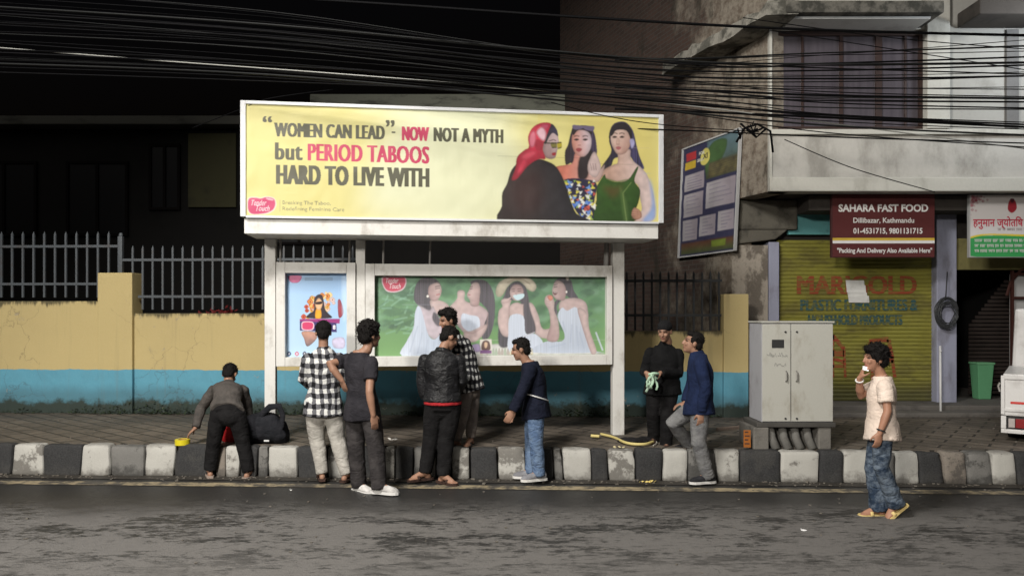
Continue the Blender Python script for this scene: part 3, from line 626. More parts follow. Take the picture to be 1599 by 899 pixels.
# open doorway right of the jamb: half raised brown shutter, grille gate, bin
m = Mesh(); X0, X1 = fx(1512, 11.6), fx(1575, 11.6); sm = shutter_mesh(X0, X1, .5, 1.0, 11.6, .06)
m = Mesh(); pitch = .062; z = .50; i = 0
while z < 2.28:
    top = 1.72+.62*((0)); frac = max(0, min(1, (z-1.55)/.75)); xa = X0+(X1-X0)*frac*.95
    m.box((xa, 11.58, z), (X1, 11.6, z+pitch*.72)); z += pitch
obj('folded_shutter', m, grime('brown_slats', (.028, .020, .017), (.01, .008, .007), .6, 5), cb)
gr = Mesh(); gx0 = fx(1580, 10.95); gz0, gz1 = fz(612, 10.95), fz(428, 10.95)
for k in range(6): z = gz0+(gz1-gz0)*k/5.0; gr.box((gx0, 10.93, z-.018), (gx0+.55, 10.96, z+.018))
for k in range(3): gr.box((gx0+.27*k-.018, 10.925, gz0-.05), (gx0+.27*k+.018, 10.965, gz1+.05))
gr.tube([(gx0-.08, 10.945, gz1-.32), (gx0-.02, 10.945, gz1-.12), (gx0+.12, 10.945, gz1+.05), (gx0+.28, 10.945, gz1+.12)], .022, 6)
gt = obj('grille_gate', gr, flat('dark_red_iron', (.05, .018, .014), .5), cb)
m = Mesh(); m.box((gx0+.02, 11.0, gz0), (gx0+.6, 11.03, gz1)); obj('frosted_pane', m, grime('pale_frosted', (.42, .42, .42), (.25, .25, .25), .5, 4), gt)
bt = thing('waste_bin', 'pale green plastic bin standing inside the dark doorway', 'bin', (fx(1532, 11.4), 11.4, fz(612, 11.4)))
m = Mesh(); bx0, bx1, bz0, bz1 = fx(1519, 11.4), fx(1544, 11.4), fz(627, GF)+.002, fz(568, 11.4)
m.hexa([(bx0+.03, 11.30, bz0), (bx1-.03, 11.30, bz0), (bx1-.03, 11.46, bz0), (bx0+.03, 11.46, bz0)], [(bx0, 11.27, bz1), (bx1, 11.27, bz1), (bx1, 11.49, bz1), (bx0, 11.49, bz1)], 0, .012)
obj('bucket', m, flat('green_plastic', (.11, .30, .155), .45), bt); m = Mesh(); m.box((bx0-.012, 11.26, bz1), (bx1+.012, 11.50, bz1+.03), 0, .008); obj('rim', m, flat('green_plastic_rim', (.14, .34, .18), .45), bt)
# ================================================================ shop signs
SD = 10.45
def mapper(d, n=0): return lambda px, py: (fx(px, d), fz(py, d))
def signboard(label, px0, px1, py0, py1, d, edge):
    t = thing('shop_sign', label, 'shop sign', ((fx(px0, d)+fx(px1, d))/2, d, fz(py1, d)), 'shop signs over the shutters')
    m = Mesh(); m.box((fx(px0, d), d, fz(py1, d)), (fx(px1, d), d+.06, fz(py0, d)), 0, .004); obj('sign_box', m, edge, t); return t
s1 = signboard('maroon shop sign with white fast food lettering and a yellow and white stripe', 1298.5, 1459.5, 303, 402, SD, flat('maroon_edge', (.06, .02, .02)))
m = Mesh(); q = lambda px, py, o: (fx(px, SD), SD-o, fz(py, SD))
m.add([q(1300, 401, .003), q(1459, 401, .003), q(1459, 304, .003), q(1300, 304, .003)], [(0,1,2,3)], 0)
m.add([q(1300, 375.5, .005), q(1459, 375.5, .005), q(1459, 371.5, .005), q(1300, 371.5, .005)], [(0,1,2,3)], 1)
m.add([q(1300, 380, .005), q(1459, 380, .005), q(1459, 375.6, .005), q(1300, 375.6, .005)], [(0,1,2,3)], 2)
obj('sign_face', m, [grime('maroon_print', (.10, .028, .028), (.07, .02, .02), .5, 4, rough=.4), flat('yellow_print', (.55, .38, .05)), flat('white_print', (.7, .68, .66))], s1)
WL = flat('white_letter', (.68, .66, .64), .5)
def sgn(body, a, b, c, e, par=s1, mat=WL, off=.02, d=SD, shear=0):
    m = Mesh(); lettering(m, body, lambda u, z: (u, d-.008, z), (fx(a, d), fx(b, d), fz(e, d), fz(c, d)), off, 0, shear); obj('lettering', m, mat, par)
sgn('SAHARA FAST FOOD', 1309, 1449, 319, 331, off=.035); sgn('Dillibazar, Kathmandu', 1332, 1427, 340, 349.5, off=.02); sgn('01-4531715, 9801131715', 1332, 1440, 356, 366.5, off=.025); sgn('"Packing And Delivery Also Available Here"', 1307, 1455, 387, 397, off=.025)
SD2 = 10.4
s2 = signboard('white and green shop sign with red Devanagari lettering, cut off by the right edge', 1514, 1648, 304, 402, SD2, flat('sign_white_edge', (.4, .4, .4)))
pr = Print(fx(1515, SD2), fx(1647, SD2), fz(401, SD2), fz(305, SD2), 420, 300, (205, 200, 198)); Pf = lambda px, py: (fx(px, SD2), fz(py, SD2))
zz = lambda a, b: Pf(1160+a/3.642, 290+b/3.642)
pr.fill([zz(1290,400),zz(1700,400),zz(1700,295),zz(1400,283),zz(1290,300)], (60, 150, 85), .5); pr.fill([zz(1290,300),zz(1400,281),zz(1700,293),zz(1700,283),zz(1400,273),zz(1290,291)], (215, 190, 60), .5)
for i in range(60):
    a = 1295+abs(rw.gauss(0, 45)); b = 55+abs(rw.gauss(0, 40)); r_ = rw.uniform(2, 11); pr.fill([zz(a-r_, b), zz(a, b-r_), zz(a+r_, b), zz(a, b+r_)], (150, 50, 70), 1, alpha=.45)
pr.fill([zz(1512,90),zz(1530,75),zz(1550,90),zz(1556,130),zz(1530,155),zz(1506,135)], (150, 45, 55), .8); pr.fill([zz(1520,75),zz(1542,75),zz(1538,95),zz(1524,95)], (90, 40, 50), .6)
pr.build('sign_print', lambda u, z: (u, SD2-.004, z), vcol('sign_print_ink'), s2)
RL = flat('red_letter', (.50, .05, .08), .5)
sgn('हनुमान ज्योतिष परामर्श', 1519, 1640, 338, 358, s2, RL, .02, SD2); 
# small print that cannot be read: head-stroke bars with ticks
def small_print(px0, px1, py, h, mat, seed):
    r = random.Random(seed); m = Mesh(); x = px0
    def q(a, b, c, e): m.add([(fx(a, SD2), SD2-.008, fz(e, SD2)), (fx(c, SD2), SD2-.008, fz(e, SD2)), (fx(c, SD2), SD2-.008, fz(b, SD2)), (fx(a, SD2), SD2-.008, fz(b, SD2))], [(0,1,2,3)])
    while x < px1:
        w_ = r.uniform(5, 13); q(x, py-h*.5, x+w_, py-h*.34); t = x+.8
        while t < x+w_-.8: q(t, py-h*.335, t+.55, py+h*r.uniform(.25, .5)); q(t+.56, py+h*r.uniform(-.1, .05), t+1.2, py+h*r.uniform(.12, .25)); t += r.uniform(1.5, 2.2)
        x += w_+1.8
    obj('small_print', m, mat, s2)
small_print(1557, 1600, 358.5, 4.5, flat('grey_letter', (.3, .25, .25)), 1)
for i, y in enumerate((376, 384, 392)): small_print(1521, 1640, y, 5, WL, 2+i)
# ================================================================ banner on the oblique side wall
TILT = 0.0
C0 = Vector((sidewall(10.2), 10.2, 0)); DW_ = Vector((-.363, 1, 0)).normalized(); NW = Vector((-DW_.y, DW_.x, 0))   # NW points out to the left
def side_hit(px, py, off=.05):
    t_ = Vector(((px-CX)/F, 1, 0)); t = (C0+NW*off).dot(NW)/t_.dot(NW); p = t_*t; return -(p-C0).dot(DW_), CZ-(py-HY)/F*t
def side_pt(off): return lambda u, z: tuple(C0-DW_*(u+TILT*(z-2.9))+NW*off+Vector((0, 0, z)))
u1, zA = side_hit(1153, 205); u0, zB = side_hit(1062, 235)
_, zC = side_hit(1143, 392); _, zD = side_hit(1057, 400)
zt, zb_ = (zA+zB)/2, (zC+zD)/2; um = side_hit(1148, 298)[0]; u1 = um; u0 = side_hit(1062, 318)[0]; TILT = .075
bn = thing('wall_banner', 'tilted printed notice banner with white text boxes hanging on the brick side wall', 'banner', tuple(Vector(side_pt(.05)((u0+u1)/2, zb_))))
U = lambda a: u0+(u1-u0)*a; Z = lambda b: zt+(zb_-zt)*b
pb = Print(min(u0, u1), max(u0, u1), zb_, zt, 260, 380, (32, 36, 78)); PBf = lambda l: [(U(a), Z(b)) for a, b in l]
def rect(a, b, c, d): return PBf([(a, b), (c, b), (c, d), (a, d)])
pb.fill(rect(.45, .0, 1, .34), (90, 120, 130), 1, False, ((60, 75, 40), 0, -1)); pb.fill(PBf([(.45,.1),(.6,.02),(.8,.05),(.72,.2),(.55,.22),(.45,.3)]), (60, 100, 45), 2); pb.fill(rect(.5, .2, 1, .33), (95, 88, 50), 2, False, mott=.2)
for k in range(7): pb.line(PBf([(.55, .2+.02*k), (.98, .19+.02*k)]), .012, (60, 60, 38), .6)
pb.fill(rect(.06, .05, .25, .12), (190, 35, 45), .5, False); pb.fill(rect(.04, .13, .25, .2), (215, 180, 40), .5, False)
pb.fill(PBf([(.42+.09*math.cos(t), .13+.075*math.sin(t)) for t in np.linspace(0, 5.9, 12)]), (225, 215, 110), .6)
for (a, b, c, d) in ((.05,.25,.42,.40),(.05,.43,.42,.64),(.47,.37,.97,.60),(.05,.67,.33,.86),(.37,.66,.66,.84),(.70,.65,.97,.82)):
    pb.fill(rect(a, b, c, d), (185, 180, 185), .6, False, ((165, 155, 165), 1, 0))
    for k in range(5): pb.line(PBf([(a+.05, b+.03+k*(d-b)/6), (a+(c-a)*rw.uniform(.5, .92), b+.03+k*(d-b)/6)]), .010, (90, 80, 120), .65)
pb.fill(rect(.02, .88, .98, .985), (70, 85, 35), 1.5, False, ((100, 55, 30), 0, 1)); pb.fill(rect(.6, .89, .85, .95), (120, 140, 30), 1, False)
for t, bx in (('FOR', (.30, .40, .07, .10)), ('GRADE', (.27, .40, .13, .16)), ('XI', (.37, .47, .10, .15))): pb.text(t, (min(U(bx[0]), U(bx[1])), max(U(bx[0]), U(bx[1])), Z(bx[3]), Z(bx[2])), (225, 225, 215) if t != 'XI' else (60, 55, 40), .03) if u1 > u0 else None
pb.img = pb.img*.72+np.array(s2l((104, 100, 98)))*.24
pb.build('banner_print', side_pt(.055), vcol('banner_ink', .5), bn, .004)
FRM = flat('banner_frame', (.45, .45, .45), .5); m = Mesh()
for (a, b, c, d) in ((-.02, -.01, 0, 1.01), (1, -.01, 1.02, 1.01), (0, -.012, 1, 0), (0, 1, 1, 1.012)):
    P = [side_pt(.03)(U(x), Z(y)) for x, y in ((a, b), (c, b), (c, d), (a, d))]; m.prism(P, NW*.045)
obj('banner_frame', m, FRM, bn)
# ================================================================ the hoarding
S0 = Vector((-2.713, 8.26, 0)); SDv = Vector((3.98, .49, 0)).normalized(); SN = Vector((SDv.y, -SDv.x, 0))
def bs(px, py, n=0.0):
    t_ = Vector(((px-CX)/F, 1, 0)); t = (S0+SN*n).dot(SN)/t_.dot(SN); p = t_*t; return (p-S0).dot(SDv), CZ-(py-HY)/F*t
def bpt(n): return lambda u, z: tuple(S0+SDv*u+SN*n+Vector((0, 0, z)))
def bbox(mb, s0, s1, z0, z1, n0, n1, mi=0, bev=0):
    a, b = bpt(n1), bpt(n0)
    return mb.hexa([a(s0, z0), a(s1, z0), b(s1, z0), b(s0, z0)], [a(s0, z1), a(s1, z1), b(s1, z1), b(s0, z1)], mi, bev)
hd = thing('billboard', 'large lit hoarding with a yellow top banner and two framed poster cases on white legs', 'billboard', tuple(S0+SDv*2+Vector((0, 0, PZ))))
WM = grime('white_frame_paint', (.64, .63, .60), (.27, .24, .20), .75, 3.4, (1, 1, .6), .5, bump=.1)
NF = .58
sL, zTL = bs(375.5, 157, NF); sR, zTR = bs(1036, 179.5, NF); _, zBL = bs(379, 338.5, NF); _, zBR = bs(1032, 348, NF)
zT, zB = (zTL+zTR)/2, (zBL+zBR)/2
# top box, its frame, valance, legs
m = Mesh(); bbox(m, sL, sR, zB, zT, -.02, NF-.025, 0, .004); obj('top_box', m, flat('box_back', (.12, .12, .115), .6), hd)
m = Mesh(); fw = .055
bbox(m, sL, sL+fw, zB, zT, NF-.024, NF+.012, 0, .005); bbox(m, sR-fw, sR, zB, zT, NF-.024, NF+.012, 0, .005); bbox(m, sL+fw, sR-fw, zT-.035, zT, NF-.024, NF+.012, 0, .005); bbox(m, sL+fw, sR-fw, zB-.012, zB+.012, NF-.024, NF+.012, 0, .004)
obj('top_frame', m, flat('alu_frame', (.60, .61, .62), .4, .0), hd)
_, v0 = bs(706, 369, NF-.05); m = Mesh(); bbox(m, sL+.03, sR-.05, v0, zB-.016, -.02, NF-.03, 0, .006); obj('valance', m, WM, hd)
def leg(px0, px1, z0, z1, n0=-.06, n1=.05):
    a, _ = bs(px0, 600, n1); b, _ = bs(px1, 600, n1); m = Mesh(); bbox(m, a, b, z0, z1, n0, n1, 0, .006); obj('leg', m, WM, hd)
leg(413, 430, PZ, v0-.002); leg(957, 975, PZ, v0-.002); leg(555.5, 570, bs(560, 572)[1], v0-.002)
ROD = flat('rod_steel', (.22, .21, .2), .5)
for px in (947, 437, 545, 598, 671):
    m = Mesh(); a, zz0 = bs(px, 412); b, zz1 = bs(px+1, 372); m.tube([bpt(-.02)(a, zz0-.02), bpt(-.01)(b, v0+.01)], .012 if px < 940 else .03, 6)
    obj('hanger_rod', m, ROD, hd)
def case(px0, px1, y0, y1, ix0, ix1, iy0, iy1):
    n1, n0 = .085, -.05; a, zt_ = bs(px0, y0, n1); b, zb2 = bs(px1, y1, n1); zt_ = (zt_+bs(px1, y0+ (4 if px1 > 700 else 1), n1)[1])/2
    ia, izt = bs(ix0, iy0, n1); ib, izb = bs(ix1, iy1, n1); m = Mesh()
    bbox(m, a, ia, zb2, zt_, n0, n1, 0, .006); bbox(m, ib, b, zb2, zt_, n0, n1, 0, .006); bbox(m, ia+.001, ib-.001, izt, zt_, n0, n1, 0, .006); bbox(m, ia+.001, ib-.001, zb2, izb, n0, n1, 0, .006)
    obj('case_frame', m, WM, hd); m = Mesh(); bbox(m, ia, ib, izb, izt, n0, n0+.03); obj('case_back', m, flat('case_back_board', (.3, .3, .3)), hd)
    return ia, ib, izb, izt
LC = case(431, 555, 409, 571, 445, 541, 426, 557); RC = case(570.5, 956.5, 411, 569, 585, 948, 430, 554)
# ---- top print
Z3 = lambda a, b: bs(360+a/4.086, 140+b/4.086, NF); Z4 = lambda a, b: bs(700+a/4.086, 140+b/4.086, NF)
p3 = lambda l: [Z3(*q) for q in l]; p4 = lambda l: [Z4(*q) for q in l]
tp = Print(sL+fw, sR-fw, zB+.012, zT-.035, 1250, 330, (226, 214, 140))
a_, b_2 = Z3(80, 400)[0], Z4(1400, 400)[0]
tp.fill([(sL, zB), (sR, zB), (sR, zT), (sL, zT)], (224, 214, 140), .3, False)
tp.fill(p4([(-500, 860), (-420, 300), (-200, 150), (250, 150), (480, 380), (420, 860)]), (232, 234, 200), 45, alpha=.9)
tp.fill(p4([(760,860),(850,100),(1420,100),(1420,860)]), (224, 206, 116), 30, False, alpha=.7)
SK = (205, 166, 150)
# third woman (right): long hair, green dress
tp.fill(p4([(1030,270),(1060,215),(1130,205),(1180,260),(1203,350),(1225,430),(1252,503),(1200,495),(1165,430),(1110,430),(1060,440),(1040,490),(990,545),(955,590),(975,500),(1040,400),(1028,330)]), (38, 30, 42), 1, mott=.3, strand=True, grad=((62, 56, 92), 1, .1))
tp.fill(p4([(1090,395),(1160,380),(1168,440),(1235,500),(1275,550),(1310,660),(1324,790),(1290,842),(1185,842),(1235,770),(1225,690),(1205,600),(1100,590),(1000,570),(985,520),(1050,480),(1082,465)]), (196, 158, 140), 1, grad=((222, 200, 196), 1, 0))
tp.fill(p4([(1286,560),(1310,640),(1326,790),(1300,835),(1240,835),(1290,770),(1300,700)]), (120, 165, 225), 4, alpha=.75)
tp.fill(p4([(958,600),(1000,538),(1012,568),(1080,588),(1150,572),(1203,495),(1214,500),(1190,580),(1226,640),(1215,720),(1190,780),(1182,842),(930,842),(948,700),(945,630)]), (58, 96, 40), 1, grad=((38, 70, 26), .3, -1), mott=.06)
tp.fill(p4([(985,610),(1060,620),(1120,610),(1060,690),(1010,650)]), (92, 60, 32), 8, alpha=.6); tp.fill(p4([(1090,600),(1140,700),(1150,842),(1120,842),(1100,700)]), (100, 130, 70), 2, alpha=.35)
tp.line(p4([(1170,590),(1115,660),(1140,842)]), .01, (130, 150, 90), .7); tp.line(p4([(1150,572),(1080,588),(1012,568)]), .012, (95, 125, 65), .8)
tp.fill(p4([(1170,800),(1188,752),(1228,772),(1236,812),(1200,830)]), (178, 132, 112), 1); 
for k in range(4): tp.line(p4([(1172, 778+14*k), (1215, 780+14*k)]), .006, (110, 70, 60), .7)
tp.fill(p4([(1040,285),(1065,248),(1140,250),(1167,310),(1160,360),(1130,405),(1085,412),(1055,372),(1040,330)]), (226, 196, 182), 1, grad=((190, 150, 138), .6, -.5))
tp.fill(p4([(1036,290),(1058,225),(1130,212),(1172,262),(1168,318),(1140,262),(1075,258),(1050,290)]), (40, 32, 46), 1.2)
for (x, y, s_) in ((1064, 300, 1), (1110, 300, 1)):
    tp.fill(p4([(x-16,y+3),(x,y-7),(x+16,y+2),(x,y+8)]), (60, 42, 42), .8); tp.line(p4([(x-18,y-20),(x+2,y-26),(x+18,y-18)]), .012, (60, 42, 40), .8)
tp.fill(p4([(1070,368),(1088,360),(1106,368),(1088,384)]), (168, 96, 100), .8); tp.fill(p4([(1078,310),(1090,310),(1094,345),(1074,345)]), (205, 168, 152), 1.5, alpha=.7); tp.line(p4([(1074,347),(1096,347)]), .008, (150, 105, 95), .8)
tp.fill(p4([(1160,320),(1185,315),(1190,350),(1172,375)]), (170, 165, 205), 1.2)
# second woman
tp.fill(p4([(752,480),(745,400),(765,350),(785,270),(810,232),(900,232),(935,280),(950,370),(945,420),(905,480),(880,565),(825,560),(790,470)]), (44, 34, 44), 1, mott=.3, strand=True, grad=((64, 52, 80), 1, .2))
tp.fill(p4([(690,490),(790,470),(812,405),(870,420),(895,500),(960,515),(1000,480),(965,580),(890,590),(740,578),(712,530)]), (214, 120, 100), 1, grad=((206, 176, 168), 1, 0))
tp.fill(p4([(840,430),(915,380),(910,470),(885,565),(830,560)]), (44, 34, 44), 1.5)
tp.fill(p4([(890,500),(900,450),(932,395),(962,440),(975,500),(945,560),(905,540)]), (206, 182, 178), 1); 
for k in range(3): tp.line(p4([(908+16*k, 470), (918+14*k, 515)]), .008, (130, 100, 100), .7)
tp.fill(p4([(797,280),(830,248),(890,258),(914,310),(910,370),(880,418),(842,426),(806,395),(790,335)]), (200, 138, 122), 1, grad=((206, 186, 192), 1, .1))
tp.fill(p4([(792,250),(838,234),(905,240),(918,285),(880,262),(830,258),(800,290)]), (50, 38, 46), 1.2)
for x in (820, 876):
    tp.fill(p4([(x-18,y0:=318),(x,310),(x+17,317),(x,325)]), (52, 36, 40), .8); tp.line(p4([(x-18,298),(x+2,292),(x+18,298)]), .013, (60, 42, 44), .8)
tp.fill(p4([(814,380),(834,370),(856,380),(834,397)]), (150, 66, 74), .7); tp.line(p4([(826,354),(848,354)]), .009, (140, 90, 85), .8)
tp.fill(p4([(797,224),(860,230),(930,232),(925,262),(880,256),(862,244),(842,252),(800,250)]), (108, 96, 124), .8)
tp.fill(p4([(740,575),(890,572),(950,605),(935,700),(925,842),(885,842),(820,780),(780,690)]), (38, 34, 66), .8)
rf = random.Random(4)
for i in range(95):
    a, b = rf.uniform(745, 935), rf.uniform(580, 830)
    if b > 700 and a < 770+(b-690)*.75: continue
    r0 = rf.uniform(9, 22); n = 7; th = rf.uniform(0, 6); col = rf.choice([(232, 232, 225), (232, 232, 225), (222, 210, 90), (80, 120, 205), (110, 150, 215), (205, 92, 80), (150, 180, 90)])
    tp.fill(p4([(a+r0*(1 if k % 2 else .45)*math.cos(th+k*6.283/n/1), b+r0*(1 if k % 2 else .45)*math.sin(th+k*6.283/n)) for k in range(n)]), col, .6)
# first woman: pink head scarf, dark coat, yellow glasses
tp.fill(p4([(350,845),(343,740),(345,660),(375,600),(405,510),(470,450),(560,438),(630,455),(690,490),(740,580),(780,700),(820,790),(890,845)]), (46, 34, 40), 1, grad=((34, 32, 46), 1, 0), mott=.05)
tp.fill(p4([(420,560),(560,500),(600,600),(560,780),(470,800),(400,700)]), (70, 38, 42), 22, alpha=.45)
tp.fill(p4([(610,330),(640,262),(690,250),(702,300),(708,340),(695,395),(684,432),(655,442),(620,430),(600,380)]), (196, 172, 174), 1, grad=((150, 122, 122), -1, -.4))
tp.fill(p4([(612,330),(634,255),(658,216),(690,246),(702,296),(668,275),(640,310),(625,345)]), (44, 34, 44), 1.2, grad=((60, 56, 84), 1, 0))
tp.fill(p4([(405,572),(430,500),(440,430),(485,385),(515,365),(510,300),(540,240),(595,211),(655,214),(640,262),(618,320),(604,380),(622,440),(570,445),(505,490),(440,568)]), (200, 44, 74), 1, grad=((160, 28, 56), -.3, -1), mott=.06)
for l, c, al in (([(566,265),(600,238),(624,275),(612,325),(578,300)], (228, 196, 206), .8), ([(520,300),(545,262),(560,300),(548,360),(525,360)], (215, 130, 150), .7), ([(560,320),(600,330),(598,380),(560,380)], (150, 34, 56), .6), ([(470,420),(540,390),(560,410),(490,450)], (225, 90, 110), .6), ([(440,520),(480,440),(500,470),(450,540)], (225, 70, 96), .6), ([(590,225),(640,220),(632,250),(610,250)], (180, 90, 120), .6)): tp.fill(p4(l), c, 1.5, alpha=al)
tp.fill(p4([(655,338),(690,340),(692,368),(662,368)]), (120, 112, 60), .8); tp.fill(p4([(697,338),(722,336),(725,366),(700,374)]), (176, 160, 46), .8)
tp.line(p4([(608,338),(656,342),(694,340),(724,336)]), .013, (40, 34, 34)); tp.line(p4([(662,369),(692,369)]), .009, (40, 34, 34)); tp.line(p4([(700,375),(725,367)]), .009, (40, 34, 34))
tp.line(p4([(642,328),(672,318),(690,326)]), .012, (52, 40, 42), .8); tp.fill(p4([(664,404),(688,400),(684,418),(664,418)]), (158, 40, 52), .7)
# wrinkles / stains in the vinyl and brand emblem
tp.fill(p3([(104,740),(112,690),(160,684),(190,690),(225,680),(275,690),(290,725),(278,765),(235,790),(190,796),(140,798),(112,780)]), (226, 226, 222), .8)
tp.fill(p3([(108,740),(116,694),(160,688),(190,694),(225,685),(272,694),(285,725),(272,762),(235,784),(190,792),(142,794),(116,776)]), (206, 58, 110), .8)
tp.fill(p3([(225,690),(262,696),(272,706),(235,700)]), (232, 190, 205), .8)
x0_, z0_ = Z3(132, 738); x1_, z1_ = Z3(228, 704); tp.text('Tender', (x0_, x1_, z0_, z1_), (245, 235, 238), .0, .35); x0_, z0_ = Z3(162, 772); x1_, z1_ = Z3(248, 738); tp.text('Touch', (x0_, x1_, z0_, z1_), (245, 235, 238), .0, .35)
tp.line(p3([(314,700),(314,778)]), .005, (140, 135, 110))
def htext(body, l, r, t, b, col, T=Z3, bold=.012, shear=0):
    c = (l+r)/2; s0 = T(l, (t+b)/2)[0]; s1 = T(r, (t+b)/2)[0]; zt_ = T(c, t)[1]; zb2 = T(c, b)[1]
    tp.text(body, (s0, s1, zb2, zt_), col, 0, shear, bold)
TD, TPK, TS = (84, 82, 66), (204, 58, 100), (118, 114, 92)
htext('\u201c', 203, 263, 167, 207, TD); htext('WOMEN CAN LEAD', 276, 985, 219, 308, TD, bold=.020); htext('\u201d', 990, 1047, 193, 236, TD); htext('-', 1028, 1050, 266, 277, TD); htext('NOW', 1092, 1268, 236, 326, TPK, bold=.020); htext('NOT A MYTH', 1295, 1742, 246, 336, TD, bold=.020)
htext('but', 282, 460, 338, 448, TD, bold=.020); htext('PERIOD TABOOS', 490, 1270, 352, 462, TPK, bold=.024); htext('HARD TO LIVE WITH', 288, 1270, 490, 611, TD, bold=.027)
htext('Breaking The Taboo,', 330, 638, 710, 740, TS, bold=.0); htext('Redefining Feminine Care', 330, 725, 749, 781, TS, bold=.0)
tp.img = tp.img*.54+np.array([.012, .012, .008])
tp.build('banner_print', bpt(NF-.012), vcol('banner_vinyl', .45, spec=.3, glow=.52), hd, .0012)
# ---- right case poster
NP = -.012
Z5 = lambda a, b: bs(400+a/3.456, 340+b/3.456, NP); Z6 = lambda a, b: bs(680+a/3.456, 340+b/3.456, NP)
p5 = lambda l: [Z5(*q) for q in l]; p6 = lambda l: [Z6(*q) for q in l]
pr = Print(RC[0], RC[1], RC[2], RC[3], 900, 310, (92, 140, 96)); rg = random.Random(6)
pr.fill([(RC[0]-.1, RC[2]-.1), (RC[1]+.1, RC[2]-.1), (RC[1]+.1, RC[3]+.1), (RC[0]-.1, RC[3]+.1)], (84, 128, 92), .3, False, ((104, 150, 84), 0, -1))
for i in range(420):
    s_ = rg.uniform(RC[0], RC[1]); z_ = rg.uniform(RC[2]+.35*(RC[3]-RC[2]), RC[3]); r_ = rg.uniform(.012, .11); c = rg.choice([(44, 84, 58), (104, 152, 112), (140, 180, 150), (58, 104, 70), (88, 140, 88), (36, 66, 50)])
    pr.fill([(s_-r_, z_), (s_, z_-r_*.5), (s_+r_, z_+r_*.2), (s_, z_+r_*.6)], c, rg.uniform(1.2, 6), alpha=.42)
for i in range(46):
    a, b = rg.uniform(650, 860), rg.uniform(380, 640); an = rg.uniform(-1.2, .4); L_ = rg.uniform(30, 80)
    pr.line(p5([(a, b), (a+L_*math.cos(an), b+L_*math.sin(an))]), .02, rg.choice([(120, 165, 140), (60, 104, 74), (135, 178, 150)]), .5)
WD_, HB = (202, 208, 216), (66, 58, 62); SKp = (206, 178, 172)
pr.fill(p6([(180,740),(200,690),(330,680),(560,668),(800,715),(930,735),(930,760),(180,760)]), (208, 208, 204), 2, False)
# four women in white at a picnic
Z9 = lambda a, b: bs(580+a/4.153, 405+b/4.153, NP); p9 = lambda l: [Z9(*q) for q in l]
WD_, HB, SKp, SKd = (200, 209, 226), (74, 66, 76), (198, 174, 172), (172, 142, 142)
HR = dict(mott=.26, strand=True); DR = dict(mott=.05, strand=True)
def eyes(*l):
    for a, b, c, d in l: pr.line(p9([(a, b), (c, d)]), .010, (74, 52, 56), .85)
# -- first
pr.fill(p9([(275,255),(283,180),(318,126),(370,113),(425,133),(452,170),(440,190),(405,205),(385,240),(398,290),(428,350),(442,405),(425,428),(392,385),(345,320),(298,292)]), HB, 1.4, **HR)
pr.fill(p9([(388,262),(432,262),(492,288),(508,335),(450,356),(405,340),(380,285)]), SKp, 1.2); pr.fill(p9([(375,172),(428,150),(452,180),(450,226),(430,262),(395,268),(370,232)]), SKp, 1.2, grad=(SKd, -1, -.4))
eyes((414,190,444,186),(412,177,444,172)); pr.line(p9([(420,230),(445,224)]), .014, (168, 92, 98), .9); pr.line(p9([(448,190),(454,208),(446,212)]), .008, (160, 126, 126), .9); pr.fill(p9([(357,238),(365,230),(373,238),(365,247)]), (236, 232, 226), .6)
pr.fill(p9([(300,300),(375,330),(400,300),(425,360),(470,400),(480,450),(440,500),(405,520),(360,480),(310,400)]), (190, 176, 186), 1.5)
pr.fill(p9([(200,625),(228,532),(272,445),(283,345),(305,300),(330,345),(368,485),(412,518),(470,470),(480,625)]), WD_, 1.2, grad=((176,188,208), 1, 0), **DR)
for q in ((250,600,300,430),(300,610,330,470),(350,610,365,520),(400,612,405,530)): pr.line(p9([(q[0],q[1]),(q[2],q[3])]), .016, (166, 178, 200), .55)
pr.fill(p9([(405,340),(440,380),(445,425),(425,430),(395,385)]), HB, 2, **HR)
# -- second
pr.fill(p9([(500,330),(538,275),(556,250),(560,206),(590,199),(606,216),(604,262),(640,282),(700,298),(757,342),(752,425),(705,505),(640,505),(560,430)]), SKp, 1.2, grad=((184,162,168), 1, -1))
pr.fill(p9([(640,152),(690,129),(750,145),(790,210),(802,300),(792,420),(762,505),(718,512),(728,430),(756,345),(722,292),(694,262),(702,200)]), HB, 1.4, **HR)
pr.fill(p9([(632,200),(655,156),(690,150),(706,190),(702,242),(694,300),(645,300),(638,262),(626,248),(620,226)]), SKp, 1.2, grad=(SKd, 1, -.5))
eyes((636,192,656,188),(638,179,658,174)); pr.line(p9([(625,228),(642,230)]), .014, (166, 92, 98), .9); pr.line(p9([(640,262),(690,272)]), .014, SKd, .7)
pr.fill(p9([(588,352),(640,360),(692,372),(704,420),(690,475),(640,475),(585,425)]), WD_, 1.2, **DR); pr.fill(p9([(600,470),(650,462),(745,420),(735,470),(670,535),(610,520)]), SKp, 1.5); pr.line(p9([(600,475),(660,478),(740,430)]), .014, SKd, .7); pr.line(p9([(756,345),(750,425),(706,505)]), .012, SKd, .5)
